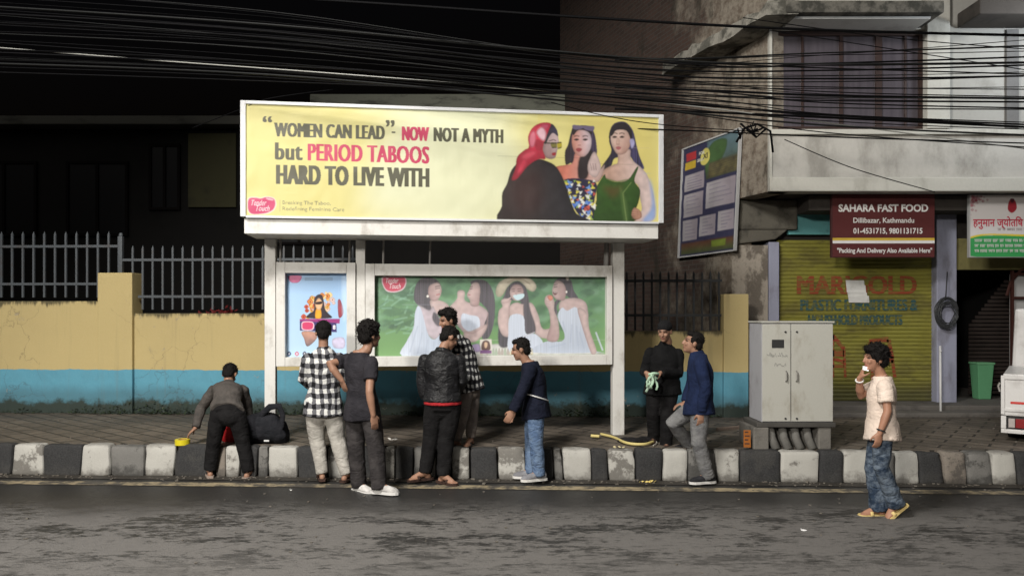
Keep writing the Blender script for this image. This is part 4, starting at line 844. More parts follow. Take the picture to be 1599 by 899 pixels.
# -- third, straw hat
pr.fill(p9([(828,430),(892,438),(890,558),(828,558)]), (62, 56, 66), 1.5, **HR)
pr.fill(p9([(806,205),(828,150),(880,120),(930,102),(1000,110),(1050,140),(1070,178),(1050,208),(1010,192),(962,142),(918,146),(880,182),(850,232),(818,242)]), (214, 205, 186), 1.2, grad=((178,168,146), 0, -1)); pr.line(p9([(880,150),(930,128),(990,134),(1030,160)]), .012, (168, 156, 132), .8)
pr.fill(p9([(848,275),(866,222),(890,172),(940,142),(990,166),(1012,215),(1032,330),(1062,420),(1062,472),(1000,478),(985,380),(965,270),(905,268),(878,300)]), HB, 1.3, **HR)
pr.fill(p9([(900,300),(945,278),(980,290),(1040,282),(1082,360),(1112,450),(1200,440),(1212,502),(1120,512),(1062,482),(1050,420),(985,372),(900,372)]), SKp, 1.2); pr.fill(p9([(985,300),(1012,240),(1032,330),(1062,420),(1060,474),(1002,476)]), HB, 1.5, **HR)
pr.fill(p9([(897,212),(920,168),(965,166),(986,202),(976,250),(945,268),(912,252)]), SKp, 1.2, grad=(SKd, .6, 1)); eyes((908,208,930,206),(948,206,972,204),(908,195,930,192),(948,192,972,191))
pr.fill(p9([(918,236),(950,226),(988,222),(985,248),(945,264)]), (196, 222, 232), .8); pr.line(p9([(938,214),(936,226),(944,228)]), .008, SKd, .9)
pr.fill(p9([(840,270),(866,252),(905,262),(898,300),(892,400),(900,492),(852,492),(822,420),(826,335),(850,305)]), SKp, 1.2); pr.line(p9([(846,268),(880,262),(905,246)]), .014, SKp); pr.line(p9([(852,282),(884,276),(908,262)]), .010, SKd, .8); pr.line(p9([(894,300),(890,400),(898,490)]), .012, SKd, .8)
pr.fill(p9([(900,366),(985,366),(1000,478),(1062,482),(1112,540),(1062,602),(898,602),(888,482)]), WD_, 1.2, **DR); pr.line(p9([(985,500),(1060,470)]), .010, (205, 205, 215), .8)
# -- fourth
pr.fill(p9([(1185,152),(1220,118),(1290,128),(1312,200),(1342,252),(1310,272),(1262,232),(1242,252),(1203,300),(1206,352),(1184,364),(1176,292),(1222,240),(1208,200)]), HB, 1.4, **HR)
pr.fill(p9([(1238,262),(1330,250),(1390,280),(1406,350),(1412,450),(1450,560),(1458,604),(1420,604),(1370,462),(1330,352),(1240,335),(1215,310)]), SKp, 1.2, grad=((180,156,158), 1, -.4))
pr.fill(p9([(1174,190),(1195,140),(1240,150),(1262,200),(1252,262),(1215,262),(1196,256),(1177,232)]), SKp, 1.2, grad=(SKd, 1, -.6)); eyes((1182,180,1206,175),(1182,166,1208,160)); pr.fill(p9([(1178,210),(1206,213),(1196,230),(1182,226)]), (104, 52, 58), .7); pr.line(p9([(1182,213),(1203,215)]), .006, (230, 225, 222), .9); pr.fill(p9([(1260,122),(1270,112),(1282,120),(1272,134)]), (236, 224, 210), .6); pr.fill(p9([(1259,210),(1265,202),(1271,210),(1265,219)]), (240, 236, 230), .5)
pr.fill(p9([(1208,372),(1236,312),(1270,332),(1332,312),(1372,440),(1432,582),(1492,602),(1050,602),(1130,532),(1232,530),(1252,482)]), WD_, 1.2, grad=((180,190,208), .2, -1), **DR)
for q in ((1260,470,1240,400),(1290,540,1300,420),(1340,560,1330,430),(1150,570,1260,545),(1380,580,1350,470)): pr.line(p9([(q[0],q[1]),(q[2],q[3])]), .016, (168, 180, 204), .55)
pr.fill(p9([(1336,320),(1392,340),(1412,450),(1452,565),(1458,604),(1424,604),(1376,462)]), SKp, 1.4); pr.line(p9([(1340,330),(1376,462),(1424,600)]), .012, SKd, .7); pr.line(p9([(1455,470),(1500,590)]), .02, (196, 206, 220), .8)
pr.fill(p9([(1124,282),(1130,240),(1160,231),(1186,270),(1186,330),(1212,400),(1212,522),(1138,522),(1160,422),(1150,332)]), SKp, 1.2, grad=(SKd, -1, -.5)); pr.fill(p9([(1140,240),(1166,232),(1178,252),(1158,268)]), (204, 128, 108), 1); pr.line(p9([(1130,268),(1160,276)]), .008, SKd, .9); pr.line(p9([(1130,284),(1162,290)]), .008, SKd, .9)
for x in range(240, 520, 16): pr.fill(p6([(x, 735), (x+8, 700), (x+16, 735)]), rg.choice([(120, 80, 60), (210, 190, 120), (90, 140, 80), (205, 205, 205)]), 1.2, alpha=.5)
pr.fill(p6([(240,656),(303,654),(305,733),(238,733)]), (214, 208, 200), .7, False); pr.fill(p6([(252,672),(272,660),(292,672),(294,712),(250,712)]), (96, 60, 56), 1); pr.fill(p6([(264,676),(272,670),(281,678),(276,700),(266,700)]), (214, 180, 150), .7); pr.fill(p6([(241,714),(303,714),(303,731),(241,731)]), (120, 70, 130), .7, False)
pr.fill(p6([(190,690),(235,680),(240,720),(200,720)]), (170, 150, 190), 1)
pr.fill(p5([(682,360),(678,325),(700,314),(760,318),(800,316),(812,345),(795,385),(750,402),(705,396)]), (214, 190, 200), .8); pr.fill(p5([(687,360),(684,328),(703,319),(760,323),(797,321),(806,345),(790,381),(750,396),(708,391)]), (196, 52, 86), .8)
for t, bx in (('Tender', (700, 768, 352, 326)), ('Touch', (720, 780, 382, 354))):
    x0_, z0_ = Z5(bx[0], bx[2]); x1_, z1_ = Z5(bx[1], bx[3]); pr.text(t, (x0_, x1_, z0_, z1_), (240, 232, 235), .0, .3)
pr.img = pr.img*.86+np.array(s2l((186,192,192)))*.14  # pale veil blended into the print, imitating glare on the acrylic front
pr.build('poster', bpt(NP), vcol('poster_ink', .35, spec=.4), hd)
# ---- left case poster
Z7 = lambda a, b: bs(430+a/5.8, 415+b/5.8, NP); p7 = lambda l: [Z7(*q) for q in l]
pl_ = Print(LC[0], LC[1], LC[2], LC[3], 330, 430, (158, 190, 222)); pl_.fill([(LC[0]-.1, LC[2]-.1), (LC[1]+.1, LC[2]-.1), (LC[1]+.1, LC[3]+.1), (LC[0]-.1, LC[3]+.1)], (150, 184, 222), .3, False, ((178, 206, 230), -.6, -1))
pl_.fill(p7([(120,90),(232,90),(228,130),(200,152),(150,152),(126,130)]), (202, 110, 150), 1)
for k in range(2): pl_.line(p7([(265, 112+16*k), (520, 112+16*k)]), .012, (96, 110, 130), .5)
for i in range(70):
    a, b = rg.gauss(392, 95), rg.gauss(360, 66); r_ = rg.uniform(10, 30)
    if not (225 < a < 560 and 240 < b < 470): continue
    pl_.fill(p7([(a-r_, b), (a, b-r_), (a+r_, b), (a, b+r_)]), rg.choice([(222, 172, 92), (206, 130, 70), (232, 206, 150), (192, 84, 60), (56, 74, 62), (214, 186, 180)]), 1.2)
    if r_ > 19: pl_.fill(p7([(a-6, b), (a, b-6), (a+6, b), (a, b+6)]), (60, 40, 34), .8)
pl_.fill(p7([(290,472),(310,430),(350,400),(352,300),(390,258),(430,280),(450,390),(480,430),(505,472)]), (58, 50, 58), 1); pl_.fill(p7([(362,472),(370,390),(410,390),(414,472)]), (226, 160, 50), 1); pl_.fill(p7([(360,345),(392,290),(426,335),(410,392),(380,395)]), (216, 174, 136), 1); pl_.fill(p7([(364,330),(420,322),(418,345),(368,348)]), (50, 36, 40), .7)
pl_.fill(p7([(565,320),(590,310),(620,420),(575,470)]), (150, 70, 80), 1.2)
pl_.fill(p7([(220,480),(585,478),(582,520),(225,540)]), (150, 62, 122), .8, False); pl_.fill(p7([(222,500),(552,515),(556,600),(222,585)]), (70, 60, 110), .8, False); pl_.fill(p7([(235,540),(250,505),(330,505),(352,535),(335,580),(250,580)]), (224, 190, 205), .8); pl_.fill(p7([(243,540),(256,512),(326,512),(343,535),(328,573),(256,573)]), (202, 70, 110), .8)
pl_.text('8', (Z7(520, 560)[0], Z7(545, 560)[0], Z7(520, 575)[1], Z7(520, 535)[1]), (235, 230, 235), .03)
pl_.fill(p7([(240,595),(360,600),(372,660),(290,730),(260,660)]), (196, 150, 132), 1, grad=((130, 110, 110), 0, -1))
pl_.fill(p7([(520,660),(620,650),(625,740),(530,740)]), (196, 190, 214), 2)
for x, c in ((124, (60, 70, 110)), (195, (190, 110, 130)), (265, (70, 72, 90))):
    pl_.fill(p7([(x-20, 795), (x, 773), (x+20, 795), (x, 817)]), c, .8); pl_.fill(p7([(x-8, 795), (x, 786), (x+8, 795), (x, 805)]), (200, 205, 215), .8)
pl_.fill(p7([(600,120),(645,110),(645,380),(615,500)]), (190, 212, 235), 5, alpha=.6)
pl_.build('poster', bpt(NP), vcol('left_poster_ink', .3, spec=.4), hd)
# ================================================================ utility cabinet
cab = thing('utility_cabinet', 'pale grey two door electrical cabinet on a concrete base beside the kerb', 'cabinet', (3.0, 8.0, PZ))
CD = 7.78
CG = grime('cabinet_grey', (.42, .415, .375), (.23, .20, .15), .7, 4.5, (1, 1, .5), .5, bump=.06)
cx0, cx1 = fx(1190, CD), fx(1301, CD); cz0, cz1 = fz(659, CD), fz(504, CD); cb0, cb1 = CD, CD+.42
m = Mesh(); m.box((cx0, CD+.012, cz0), (cx1, cb1, cz1), 0, .006); obj('cabinet_body', m, grime('cabinet_side', (.36, .36, .38), (.2, .19, .2), .6, 4, rough=.55, bump=.06), cab)
m = Mesh(); m.box((cx0-.012, CD-.012, cz1), (cx1+.012, cb1+.01, cz1+.018), 0, .004); obj('cabinet_lid', m, CG, cab)
xm = fx(1235, CD)
DD = flat('cabinet_dark', (.03, .03, .03), .6); ST = flat('steel_handle', (.3, .29, .27), .35, .6)
for a, b, hx in ((cx0+.004, xm-.004, xm-.055), (xm+.004, cx1-.004, xm+.055)):
    m = Mesh(); m.box((a, CD-.004, cz0+.01), (b, CD+.011, cz1-.012), 0, .004); dr = obj('cabinet_door', m, CG, cab)
    zc = fz(587, CD); h = Mesh(); h.tube([(hx, CD-.006, zc+.055), (hx, CD-.03, zc+.04), (hx, CD-.03, zc-.04), (hx, CD-.006, zc-.055)], .008, 6); obj('handle', h, ST, dr)
    for py in (518, 653):
        x = xm+(-.06 if b < xm else .06); h = Mesh(); h.tube([(x, CD-.004, fz(py, CD)), (x, CD-.012, fz(py, CD))], .011, 10); obj('lock', h, DD, dr)
m = Mesh(); m.box((xm-.005, CD+.0, fz(655, CD)), (xm+.005, CD+.0125, fz(516, CD))); obj('door_gap', m, DD, cab)
m = Mesh(); m.box((fx(1205, CD), CD-.007, fz(543, CD)), (fx(1224, CD), CD-.0045, fz(530, CD))); obj('name_plate', m, DD, cab)
SC = flat('faded_marker', (.22, .22, .21), .7)
m = Mesh(); rsb = random.Random(3)
for (a, b, c, e) in ((1197, 1210, 550, 558), (1214, 1228, 550, 558), (1209, 1227, 566, 572)):
    x = a
    while x < b: m.tube([(fx(x, CD), CD-.0062, fz(rsb.uniform(c, e), CD)), (fx(x+1.4, CD), CD-.0062, fz(rsb.uniform(c, e), CD)), (fx(x+2.2, CD), CD-.0062, fz(rsb.uniform(c, e), CD))], .0022, 4); x += 2.6
obj('marker_scribble', m, SC, cab)
m = Mesh(); m.box((cx0-.06, CD-.02, cz0-.05), (cx1+.02, cb1+.03, cz0-.002), 0, .008); obj('base_frame', m, grime('base_frame_dark', (.07, .066, .06), None, .5), cab)
m = Mesh(); bz = cz0-.052; BC = grime('base_concrete', (.16, .15, .135), (.05, .046, .04), .9, 4, bump=.6)
m.box((cx0-.10, CD-.03, PZ), (fx(1199, CD), cb1+.05, bz), 0, .012); m.box((fx(1278, CD), CD+.0, PZ), (cx1-.02, cb1, bz), 0, .015); m.box((fx(1199, CD)+.002, CD+.20, PZ), (fx(1278, CD)-.002, cb1, bz)); obj('concrete_base', m, BC, cab)
for k in range(4):
    x = fx(1208+19*k, CD); m = Mesh(); m.tube([(x-.012, CD+.08, bz-.01), (x, CD+.06, bz-.12), (x+.03, CD+.0, PZ-.0)], [.042, .044, .047], 12); obj('conduit', m, grime('conduit_grey', (.13, .125, .115), (.04, .037, .033), .8, 5), cab, True)
m = Mesh(); m.box((fx(1161, 7.75), CD-.036, fz(698, 7.75)), (fx(1172, 7.75), CD-.031, fz(671, 7.75))); stk = obj('warning_sticker', m, grime('orange_sticker', (.33, .11, .02), (.15, .06, .03), .6, 12), cab)
m = Mesh()
for k in range(4): m.box((fx(1162.5, 7.75), CD-.0385, fz(693-6*k, 7.75)), (fx(1170-(k % 2)*2, 7.75), CD-.0365, fz(691-6*k, 7.75)))
obj('sticker_print', m, flat('dark_sticker_ink', (.08, .04, .03)), stk)
# ================================================================ small white truck at the right edge
TD_ = 8.3; tx0 = fx(1563, TD_)
tk = thing('pickup_truck', 'white small truck with a red stripe and tail lamp, cut off by the right edge', 'truck', (tx0, TD_, PZ))
WP[tk.name] = Vector((tx0, TD_, PZ)); tk.rotation_euler = (0, 0, R(-36))
TWH = grime('truck_white', (.62, .61, .60), (.3, .28, .26), .5, 4, rough=.35, bump=.05, spec=.5)
tz1, tz0 = fz(583, TD_), fz(672, TD_); TW = 1.35
m = Mesh(); m.hexa([(tx0+.01, TD_, fz(648, TD_)), (tx0+TW, TD_, fz(648, TD_)), (tx0+TW, TD_+1.6, fz(648, TD_)), (tx0+.01, TD_+1.6, fz(648, TD_))], [(tx0+.02, TD_, tz1), (tx0+TW, TD_, tz1), (tx0+TW, TD_+1.6, tz1), (tx0+.02, TD_+1.6, tz1)], 0, .015); obj('cargo_bed', m, TWH, tk)
m = Mesh(); m.box((tx0+.03, TD_-.018, tz1-.06), (tx0+TW, TD_-.002, tz1-.01), 0, .005); m.box((tx0+.03, TD_-.016, fz(641, TD_)), (tx0+TW, TD_-.002, fz(636, TD_)), 0, .004); m.box((tx0+.0, TD_-.02, fz(646, TD_)), (tx0+.035, TD_-.002, tz1-.02), 0, .005); obj('tailgate', m, TWH, tk)
m = Mesh(); m.box((tx0+.09, TD_-.006, fz(629, TD_)), (tx0+TW-.1, TD_-.003, fz(625.5, TD_))); obj('red_stripe', m, flat('red_tape', (.55, .05, .04), .4), tk)
m = Mesh(); m.tube([(tx0-.01, TD_-.02, tz1-.10), (tx0-.025, TD_-.02, tz1-.14), (tx0-.01, TD_-.02, tz1-.2)], .012, 6); obj('latch', m, ST, tk)
m = Mesh(); m.box((tx0+.0, TD_-.02, tz0-.02), (tx0+TW, TD_+.1, fz(668.5, TD_)), 0, .008); m.box((tx0+.0, TD_-.02, fz(668, TD_)), (tx0+.05, TD_+.08, fz(648.5, TD_)), 0, .005); obj('bumper', m, TWH, tk)
m = Mesh(); m.box((tx0+.051, TD_+.03, fz(668, TD_)), (tx0+TW, TD_+.06, fz(648.5, TD_))); obj('lamp_recess', m, DD, tk)
m = Mesh(); m.box((tx0+.07, TD_-.002, fz(666, TD_)), (tx0+.13, TD_+.028, fz(652, TD_)), 0, .004); obj('reverse_lamp', m, flat('clear_lens', (.4, .36, .34), .2), tk)
m = Mesh(); m.box((tx0+.135, TD_-.004, fz(666, TD_)), (tx0+.30, TD_+.028, fz(652, TD_)), 0, .005); obj('tail_lamp', m, flat('red_lens', (.22, .012, .014), .15, 0, .6), tk)
for y in (TD_+.45, TD_+2.0):
    for x in (tx0+.05, tx0+TW-.22):
        m = Mesh(); m.tube([(x, y, PZ+.24), (x+.17, y, PZ+.24)], .24, 24); wh = obj('wheel', m, flat('tyre_rubber', (.02, .02, .02), .8), tk, True); m = Mesh(); m.tube([(x-.006, y, PZ+.24), (x+.18, y, PZ+.24)], .14, 20); obj('rim', m, ST, wh, True)
m = Mesh(); m.hexa([(tx0+.03, TD_+1.65, PZ+.28), (tx0+TW, TD_+1.65, PZ+.28), (tx0+TW, TD_+2.45, PZ+.28), (tx0+.03, TD_+2.45, PZ+.28)], [(tx0+.08, TD_+1.65, PZ+1.5), (tx0+TW-.05, TD_+1.65, PZ+1.5), (tx0+TW-.05, TD_+2.2, PZ+1.5), (tx0+.08, TD_+2.2, PZ+1.5)], 0, .04); obj('cab', m, TWH, tk)
# ================================================================ overhead cables
CBL = flat('cable_black', (.0025, .0025, .003), .7, 0, .08); CBG = flat('cable_grey', (.010, .0105, .0105), .6, 0, .12)
rc = random.Random(12)
def cable(name, pts, rad, mat, label, group=None, n=30):
    """pts: 3+ photo points with depth; smooth curve through them"""
    P = [W(*p) for p in pts]; out = []
    for i in range(len(P)-1):
        p0, p1, p2, p3_ = P[max(i-1, 0)], P[i], P[i+1], P[min(i+2, len(P)-1)]
        for k in range(n//(len(P)-1)):
            t = k/(n//(len(P)-1)); out.append(.5*((2*p1)+(p2-p0)*t+(2*p0-5*p1+4*p2-p3_)*t*t+(3*p1-p0-3*p2+p3_)*t**3))
    out.append(P[-1]); m = Mesh(); b = out[len(out)//2]; m.tube(out, rad, 5); o = obj(name, m, mat, None, True, base=tuple(b)); tag(o, label, 'cable', group); return o
GRP = 'overhead cables crossing the street view'
cable('overhead_cable', [(-60, -34, 8.2), (560, 4, 8.0), (905, 27, 7.9), (1250, 46, 7.9), (1660, 57, 8)], .015, CBL, 'thick black cable highest across the building, just under the concrete canopy', GRP, 40)
LAB = 'thin black cable in the sagging bundle crossing the window and passing above the hoarding'
for i in range(27):
    f = i/26; y0 = -18+f*128+rc.uniform(-14, 14); ym = 84+f*84+rc.uniform(-11, 11); y2 = 62+f*158+rc.uniform(-20, 20); d = 7.7-rc.uniform(0, 1.3)
    ym = min(ym, 164)
    xk = 985+rc.uniform(-60, 90)
    cable('overhead_cable', [(-70, y0, d), (420, y0*.6+ym*.36+rc.uniform(-8, 8), d), (xk, ym, d), (1290, (ym+y2)/2+rc.uniform(2, 10), d), (1670, y2, d)], rc.choice([.0035, .004, .005, .005, .0065, .009]), CBG if i % 5 == 0 else CBL, LAB, GRP)
for i, (y1, y2, y3) in enumerate(((100, 108, 118), (142, 151, 155), (151, 158, 160), (176, 186, 202), (206, 216, 226))):
    cable('overhead_cable', [(960, y1-6, 8.2), (1120, y1, 8.2), (1300, (y1+y2)/2+3, 8.2), (1670, y3, 8.2)], .013 if i in (1, 3) else .008, CBL, ['thin black cable running low past the middle of the upper window', 'thick black cable low across the upper window, upper one of a close pair', 'black cable hugging the underside of a thick one low across the upper window', 'thick black cable running along the window sill of the corner building', 'lowest black cable, crossing the pale parapet below the upper window'][i], GRP)
for (a, b, c, lab) in (((1203, 48), (1380, 75), (1670, 120), 'thin cable slanting down across the upper right of the window'), ((1160, 28), (1400, 60), (1670, 82), 'thin slack cable just under the canopy, sloping down to the right'), ((1225, 218), (1330, 262), (1460, 300), 'thin cable hanging diagonally across the pale parapet towards the maroon sign')):
    cable('overhead_cable', [(a[0], a[1], 9.2), (b[0], b[1], 9.1), (c[0], c[1], 9.0)], .006, CBL, lab, GRP)
cable('overhead_cable', [(860, 160, 7.7), (950, 182, 7.75), (1045, 196, 7.9), (1185, 206, 8.6)], .005, CBL, 'thin cable drooping over the top right corner of the yellow banner', GRP)
cable('overhead_cable', [(300, 200, 7.8), (375, 171, 7.7), (420, 154, 7.7), (520, 140, 7.9)], .005, CBL, 'thin cable passing over the top left corner of the yellow banner', GRP)
for i, (pa, pb_) in enumerate((((-60, 74), (160, 98)), ((240, 96), (470, 114)), ((560, 120), (960, 150)))):
    pass
# pale wire that catches the light above the hoarding
cable('overhead_cable', [(-60, 70, 8.0), (250, 95, 7.9), (560, 118, 7.8), (905, 147, 7.8), (1180, 178, 8.2), (1600, 232, 8.4)], .007, flat('pale_wire', (.30, .30, .28), .4), 'pale thin wire catching the light just above the yellow banner', GRP)
# knot where cables meet the corner
m = Mesh()
for i in range(9):
    a = [W(1160+rc.uniform(-10, 40), 196+rc.uniform(-7, 8), 8.9+rc.uniform(-.1, .1)) for _ in range(2)]; mid = (a[0]+a[1])/2+Vector((0, 0, -rc.uniform(.03, .12))); m.tube([a[0], mid, a[1]], rc.uniform(.005, .011), 6)
m.tube([W(1150, 222, 8.9), W(1163, 200, 8.9), W(1183, 194, 8.9), W(1203, 205, 8.9), W(1207, 238, 8.9)], .014, 8)
o = obj('cable_knot', m, CBL, None, True, base=tuple(W(1180, 196, 8.9))); tag(o, 'tangled dark knot of cables at the corner of the building above the wall banner', 'cable knot')
# coil on the jamb
m = Mesh(); rcx = random.Random(5); cc = W(1478, 490, 10.86)
for i in range(13):
    r_ = .19*rcx.uniform(.62, 1); ox, oz = rcx.uniform(-.02, .02), rcx.uniform(-.03, .03); m.tube([cc+Vector((ox+r_*.88*math.cos(t), rcx.uniform(-.03, .0)+.0, oz+r_*1.2*math.sin(t))) for t in np.linspace(0, 6.283, 26)], .008, 5, cap=False)
m.tube([cc+Vector((0, .03, .2)), cc+Vector((-.02, -.02, .3)), cc+Vector((.03, .03, .62))], .008, 5)
o = obj('cable_coil', m, flat('coil_cable', (.04, .042, .045), .35), None, True, base=tuple(cc)); tag(o, 'coil of spare dark cable hung on the lilac jamb beside the shutter', 'cable coil')
m = Mesh(); m.tube([W(1469, 646, 10.4), W(1468.5, 600, 10.5), W(1468, 540, 10.6)], .016, 8); m.tube([W(1467.5, 548, 10.58), W(1469, 548, 10.58)], .024, 8); o = obj('white_pipe', m, flat('white_pvc', (.6, .6, .6), .4), None, True, base=tuple(W(1469, 646, 10.4))); tag(o, 'thin white pipe standing upright in front of the lilac jamb', 'pipe')
# ================================================================ assumed street lamps (unseen; read off light and shadows, added to light the scene)
def assumed_street_lamp(label, pos, power, col, aim, cone, blend, size, pole_xy):
    t = thing('assumed_street_lamp', label, 'street lamp', (pole_xy[0], pole_xy[1], 0)); p = Vector(pos); a = Vector((pole_xy[0], pole_xy[1], 0)); top = a+Vector((0, 0, p.z+.1))
    m = Mesh(); m.tube([a, a+Vector((0, 0, 3)), top], [.08, .065, .05], 12); obj('pole', m, ST, t, True)
    m = Mesh(); m.tube([top-Vector((0,0,.1)), top*.5+(p+Vector((0,0,.3)))*.5, p+Vector((0,0,.2))], .035, 8); obj('arm', m, ST, t, True)
    m = Mesh(); m.ell(p+Vector((0,0,.19)), (.3,0,0), (0,.14,0), (0,0,.08)); hd_ = obj('assumed_lamp_head', m, DD, t, True)
    ld = bpy.data.lights.new('assumed_lamp_light', 'SPOT'); ld.energy = power; ld.color = col; ld.spot_size = R(cone); ld.spot_blend = blend; ld.shadow_soft_size = size
    lo_ = bpy.data.objects.new('assumed_lamp_light', ld); sc.collection.objects.link(lo_); lo_.parent = t; lo_.location = p-a
    lo_.rotation_euler = (Vector(aim)-p).to_track_quat('-Z', 'Y').to_euler(); return t
assumed_street_lamp('assumed unseen street lamp behind the viewer on the near side of the road, left', ASSUMED_LAMP_A, POW_A, (1, .965, .91), (-.2, 8.2, .4), 106, .35, .9, (-3.3, -2.2))  # assumed from the steep shadows; pole, arm and head are added
assumed_street_lamp('assumed unseen street lamp further back along the near side of the road, left', ASSUMED_LAMP_B, POW_B, (1, .945, .86), (-.3, 9.5, -1.9), 54, .5, .75, (-6.2, -9.6))  # assumed from the low shadows on the wall; the post is added too
assumed_street_lamp('assumed unseen street lamp on the far pavement just beyond the right edge', ASSUMED_LAMP_C, POW_C, (.86, .93, 1), (5.2, 11.5, 4.6), 160, .4, .2, (7.2, 8.2))  # assumed from the glow at the upper right, added just out of view
# ================================================================ people
def fuse(name, mb, voxel, smooth, mats, parent=None, base=(0,0,0), wrinkle=None, paintfn=None):
    """union of closed pieces -> one continuous skin"""
    me = mb.mesh('tmp'); o = bpy.data.objects.new('tmp', me); sc.collection.objects.link(o)
    r = o.modifiers.new('r', 'REMESH'); r.mode = 'VOXEL'; r.voxel_size = voxel; r.adaptivity = 0
    s = o.modifiers.new('s', 'SMOOTH'); s.factor = .5; s.iterations = smooth
    dg = bpy.context.evaluated_depsgraph_get(); me2 = bpy.data.meshes.new_from_object(o.evaluated_get(dg)); me2.name = name
    bpy.data.objects.remove(o); bpy.data.meshes.remove(me)
    n = len(me2.vertices); co = np.empty(n*3); me2.vertices.foreach_get('co', co); co = co.reshape(-1, 3)
    if wrinkle:
        nr = np.empty(n*3); me2.vertices.foreach_get('normal', nr); nr = nr.reshape(-1, 3)
        co = co+nr*np.array([wrinkle(Vector(p)) for p in co])[:, None]
    if paintfn is not None:
        ca = me2.color_attributes.new('Col', 'FLOAT_COLOR', 'POINT'); rgba = np.ones((n, 4)); rgba[:, :3] = paintfn(co); ca.data.foreach_set('color', rgba.ravel())
    b = np.array(base) if parent is None else 0
    me2.vertices.foreach_set('co', (co-b).ravel()); me2.update()
    o = link(name, me2, mats, parent, base if parent is None else None, True)
    if parent is None: WP[o.name] = Vector(base)
    return o
def folds(amp, sx=5, sz=11, seed=0, zone=None):
    def f(p):
        a = mnoise.noise((p.x*sx+seed, p.y*sx, p.z*sz+p.x*3)); b = mnoise.noise((p.x*sx*2.3, p.y*sx*2.3+seed, p.z*sz*1.7-p.x*5))
        k = zone(p) if zone else 1
        return amp*k*((1-abs(a)*2.2)*.8+b*.6)
    return f
SKIN = vcol('skin', .5, spec=.3)
def head_parts(mb, c, f, u, s):
    r = f.cross(u).normalized()
    E = lambda o, a: mb.ell(c+(r*o[0]+f*o[1]+u*o[2])*s, r*a[0]*s, f*a[1]*s, u*a[2]*s, 14, 9)
    E((0, -.012, .022), (.074, .092, .096)); E((0, .026, -.035), (.058, .064, .083)); E((0, .058, -.092), (.030, .027, .024))
    E((0, .092, -.016), (.0125, .018, .027)); E((0, .103, -.030), (.0145, .013, .012)); E((0, .074, .024), (.052, .020, .013)); E((0, .080, -.062), (.025, .013, .011))
    E((.034, .066, -.028), (.022, .022, .022)); E((-.034, .066, -.028), (.022, .022, .022))
    for q in (1, -1): E((q*.075, -.012, -.008), (.011, .021, .033))
def hand(mb, w, d, pn, side, curl=.5, s=1.0, spread=.1):
    """w wrist, d direction towards the fingers, pn = palm facing direction, side = +1/-1 gives the thumb side"""
    d = d.normalized(); pn = (pn-d*pn.dot(d)).normalized(); t = d.cross(pn).normalized()*side   # t points to the thumb side
    def P(a, b, c): return w+(d*a+t*b+pn*c)*s
    mb.loft([(P(-.02,0,0), t*.024*s, pn*.019*s), (P(.012,0,0), t*.029*s, pn*.017*s), (P(.05,0,0), t*.040*s, pn*.0145*s), (P(.085,0,0), t*.040*s, pn*.0125*s), (P(.096,0,0), t*.034*s, pn*.009*s)], 0, 12)
    for k, (b, L) in enumerate(((.030, .072), (.0105, .082), (-.0095, .076), (-.0285, .060))):
        p = P(.084, b, 0); pts = [P(.070, b*.95, 0), p]; a = 0
        for j, fr in enumerate((.44, .31, .25)):
            a += curl*(.55, .8, .55)[j]; dd = d*math.cos(a)+pn*math.sin(a)+t*(b*spread*8)
            p = p+dd.normalized()*L*fr*s; pts.append(p)
        mb.tube(pts, [.0095*s, .0095*s, .0088*s, .0082*s, .0068*s], 8, cap='round')
    a0 = P(.015, .022, .006); p1 = P(.045, .048, .014); p2 = P(.072, .056, .026+.012*curl); p3 = P(.092, .050, .036+.02*curl)
    mb.tube([a0, p1, p2, p3], [.015*s, .0125*s, .0105*s, .008*s], 8, cap='round')
def seglen(a, b): return (a-b).length
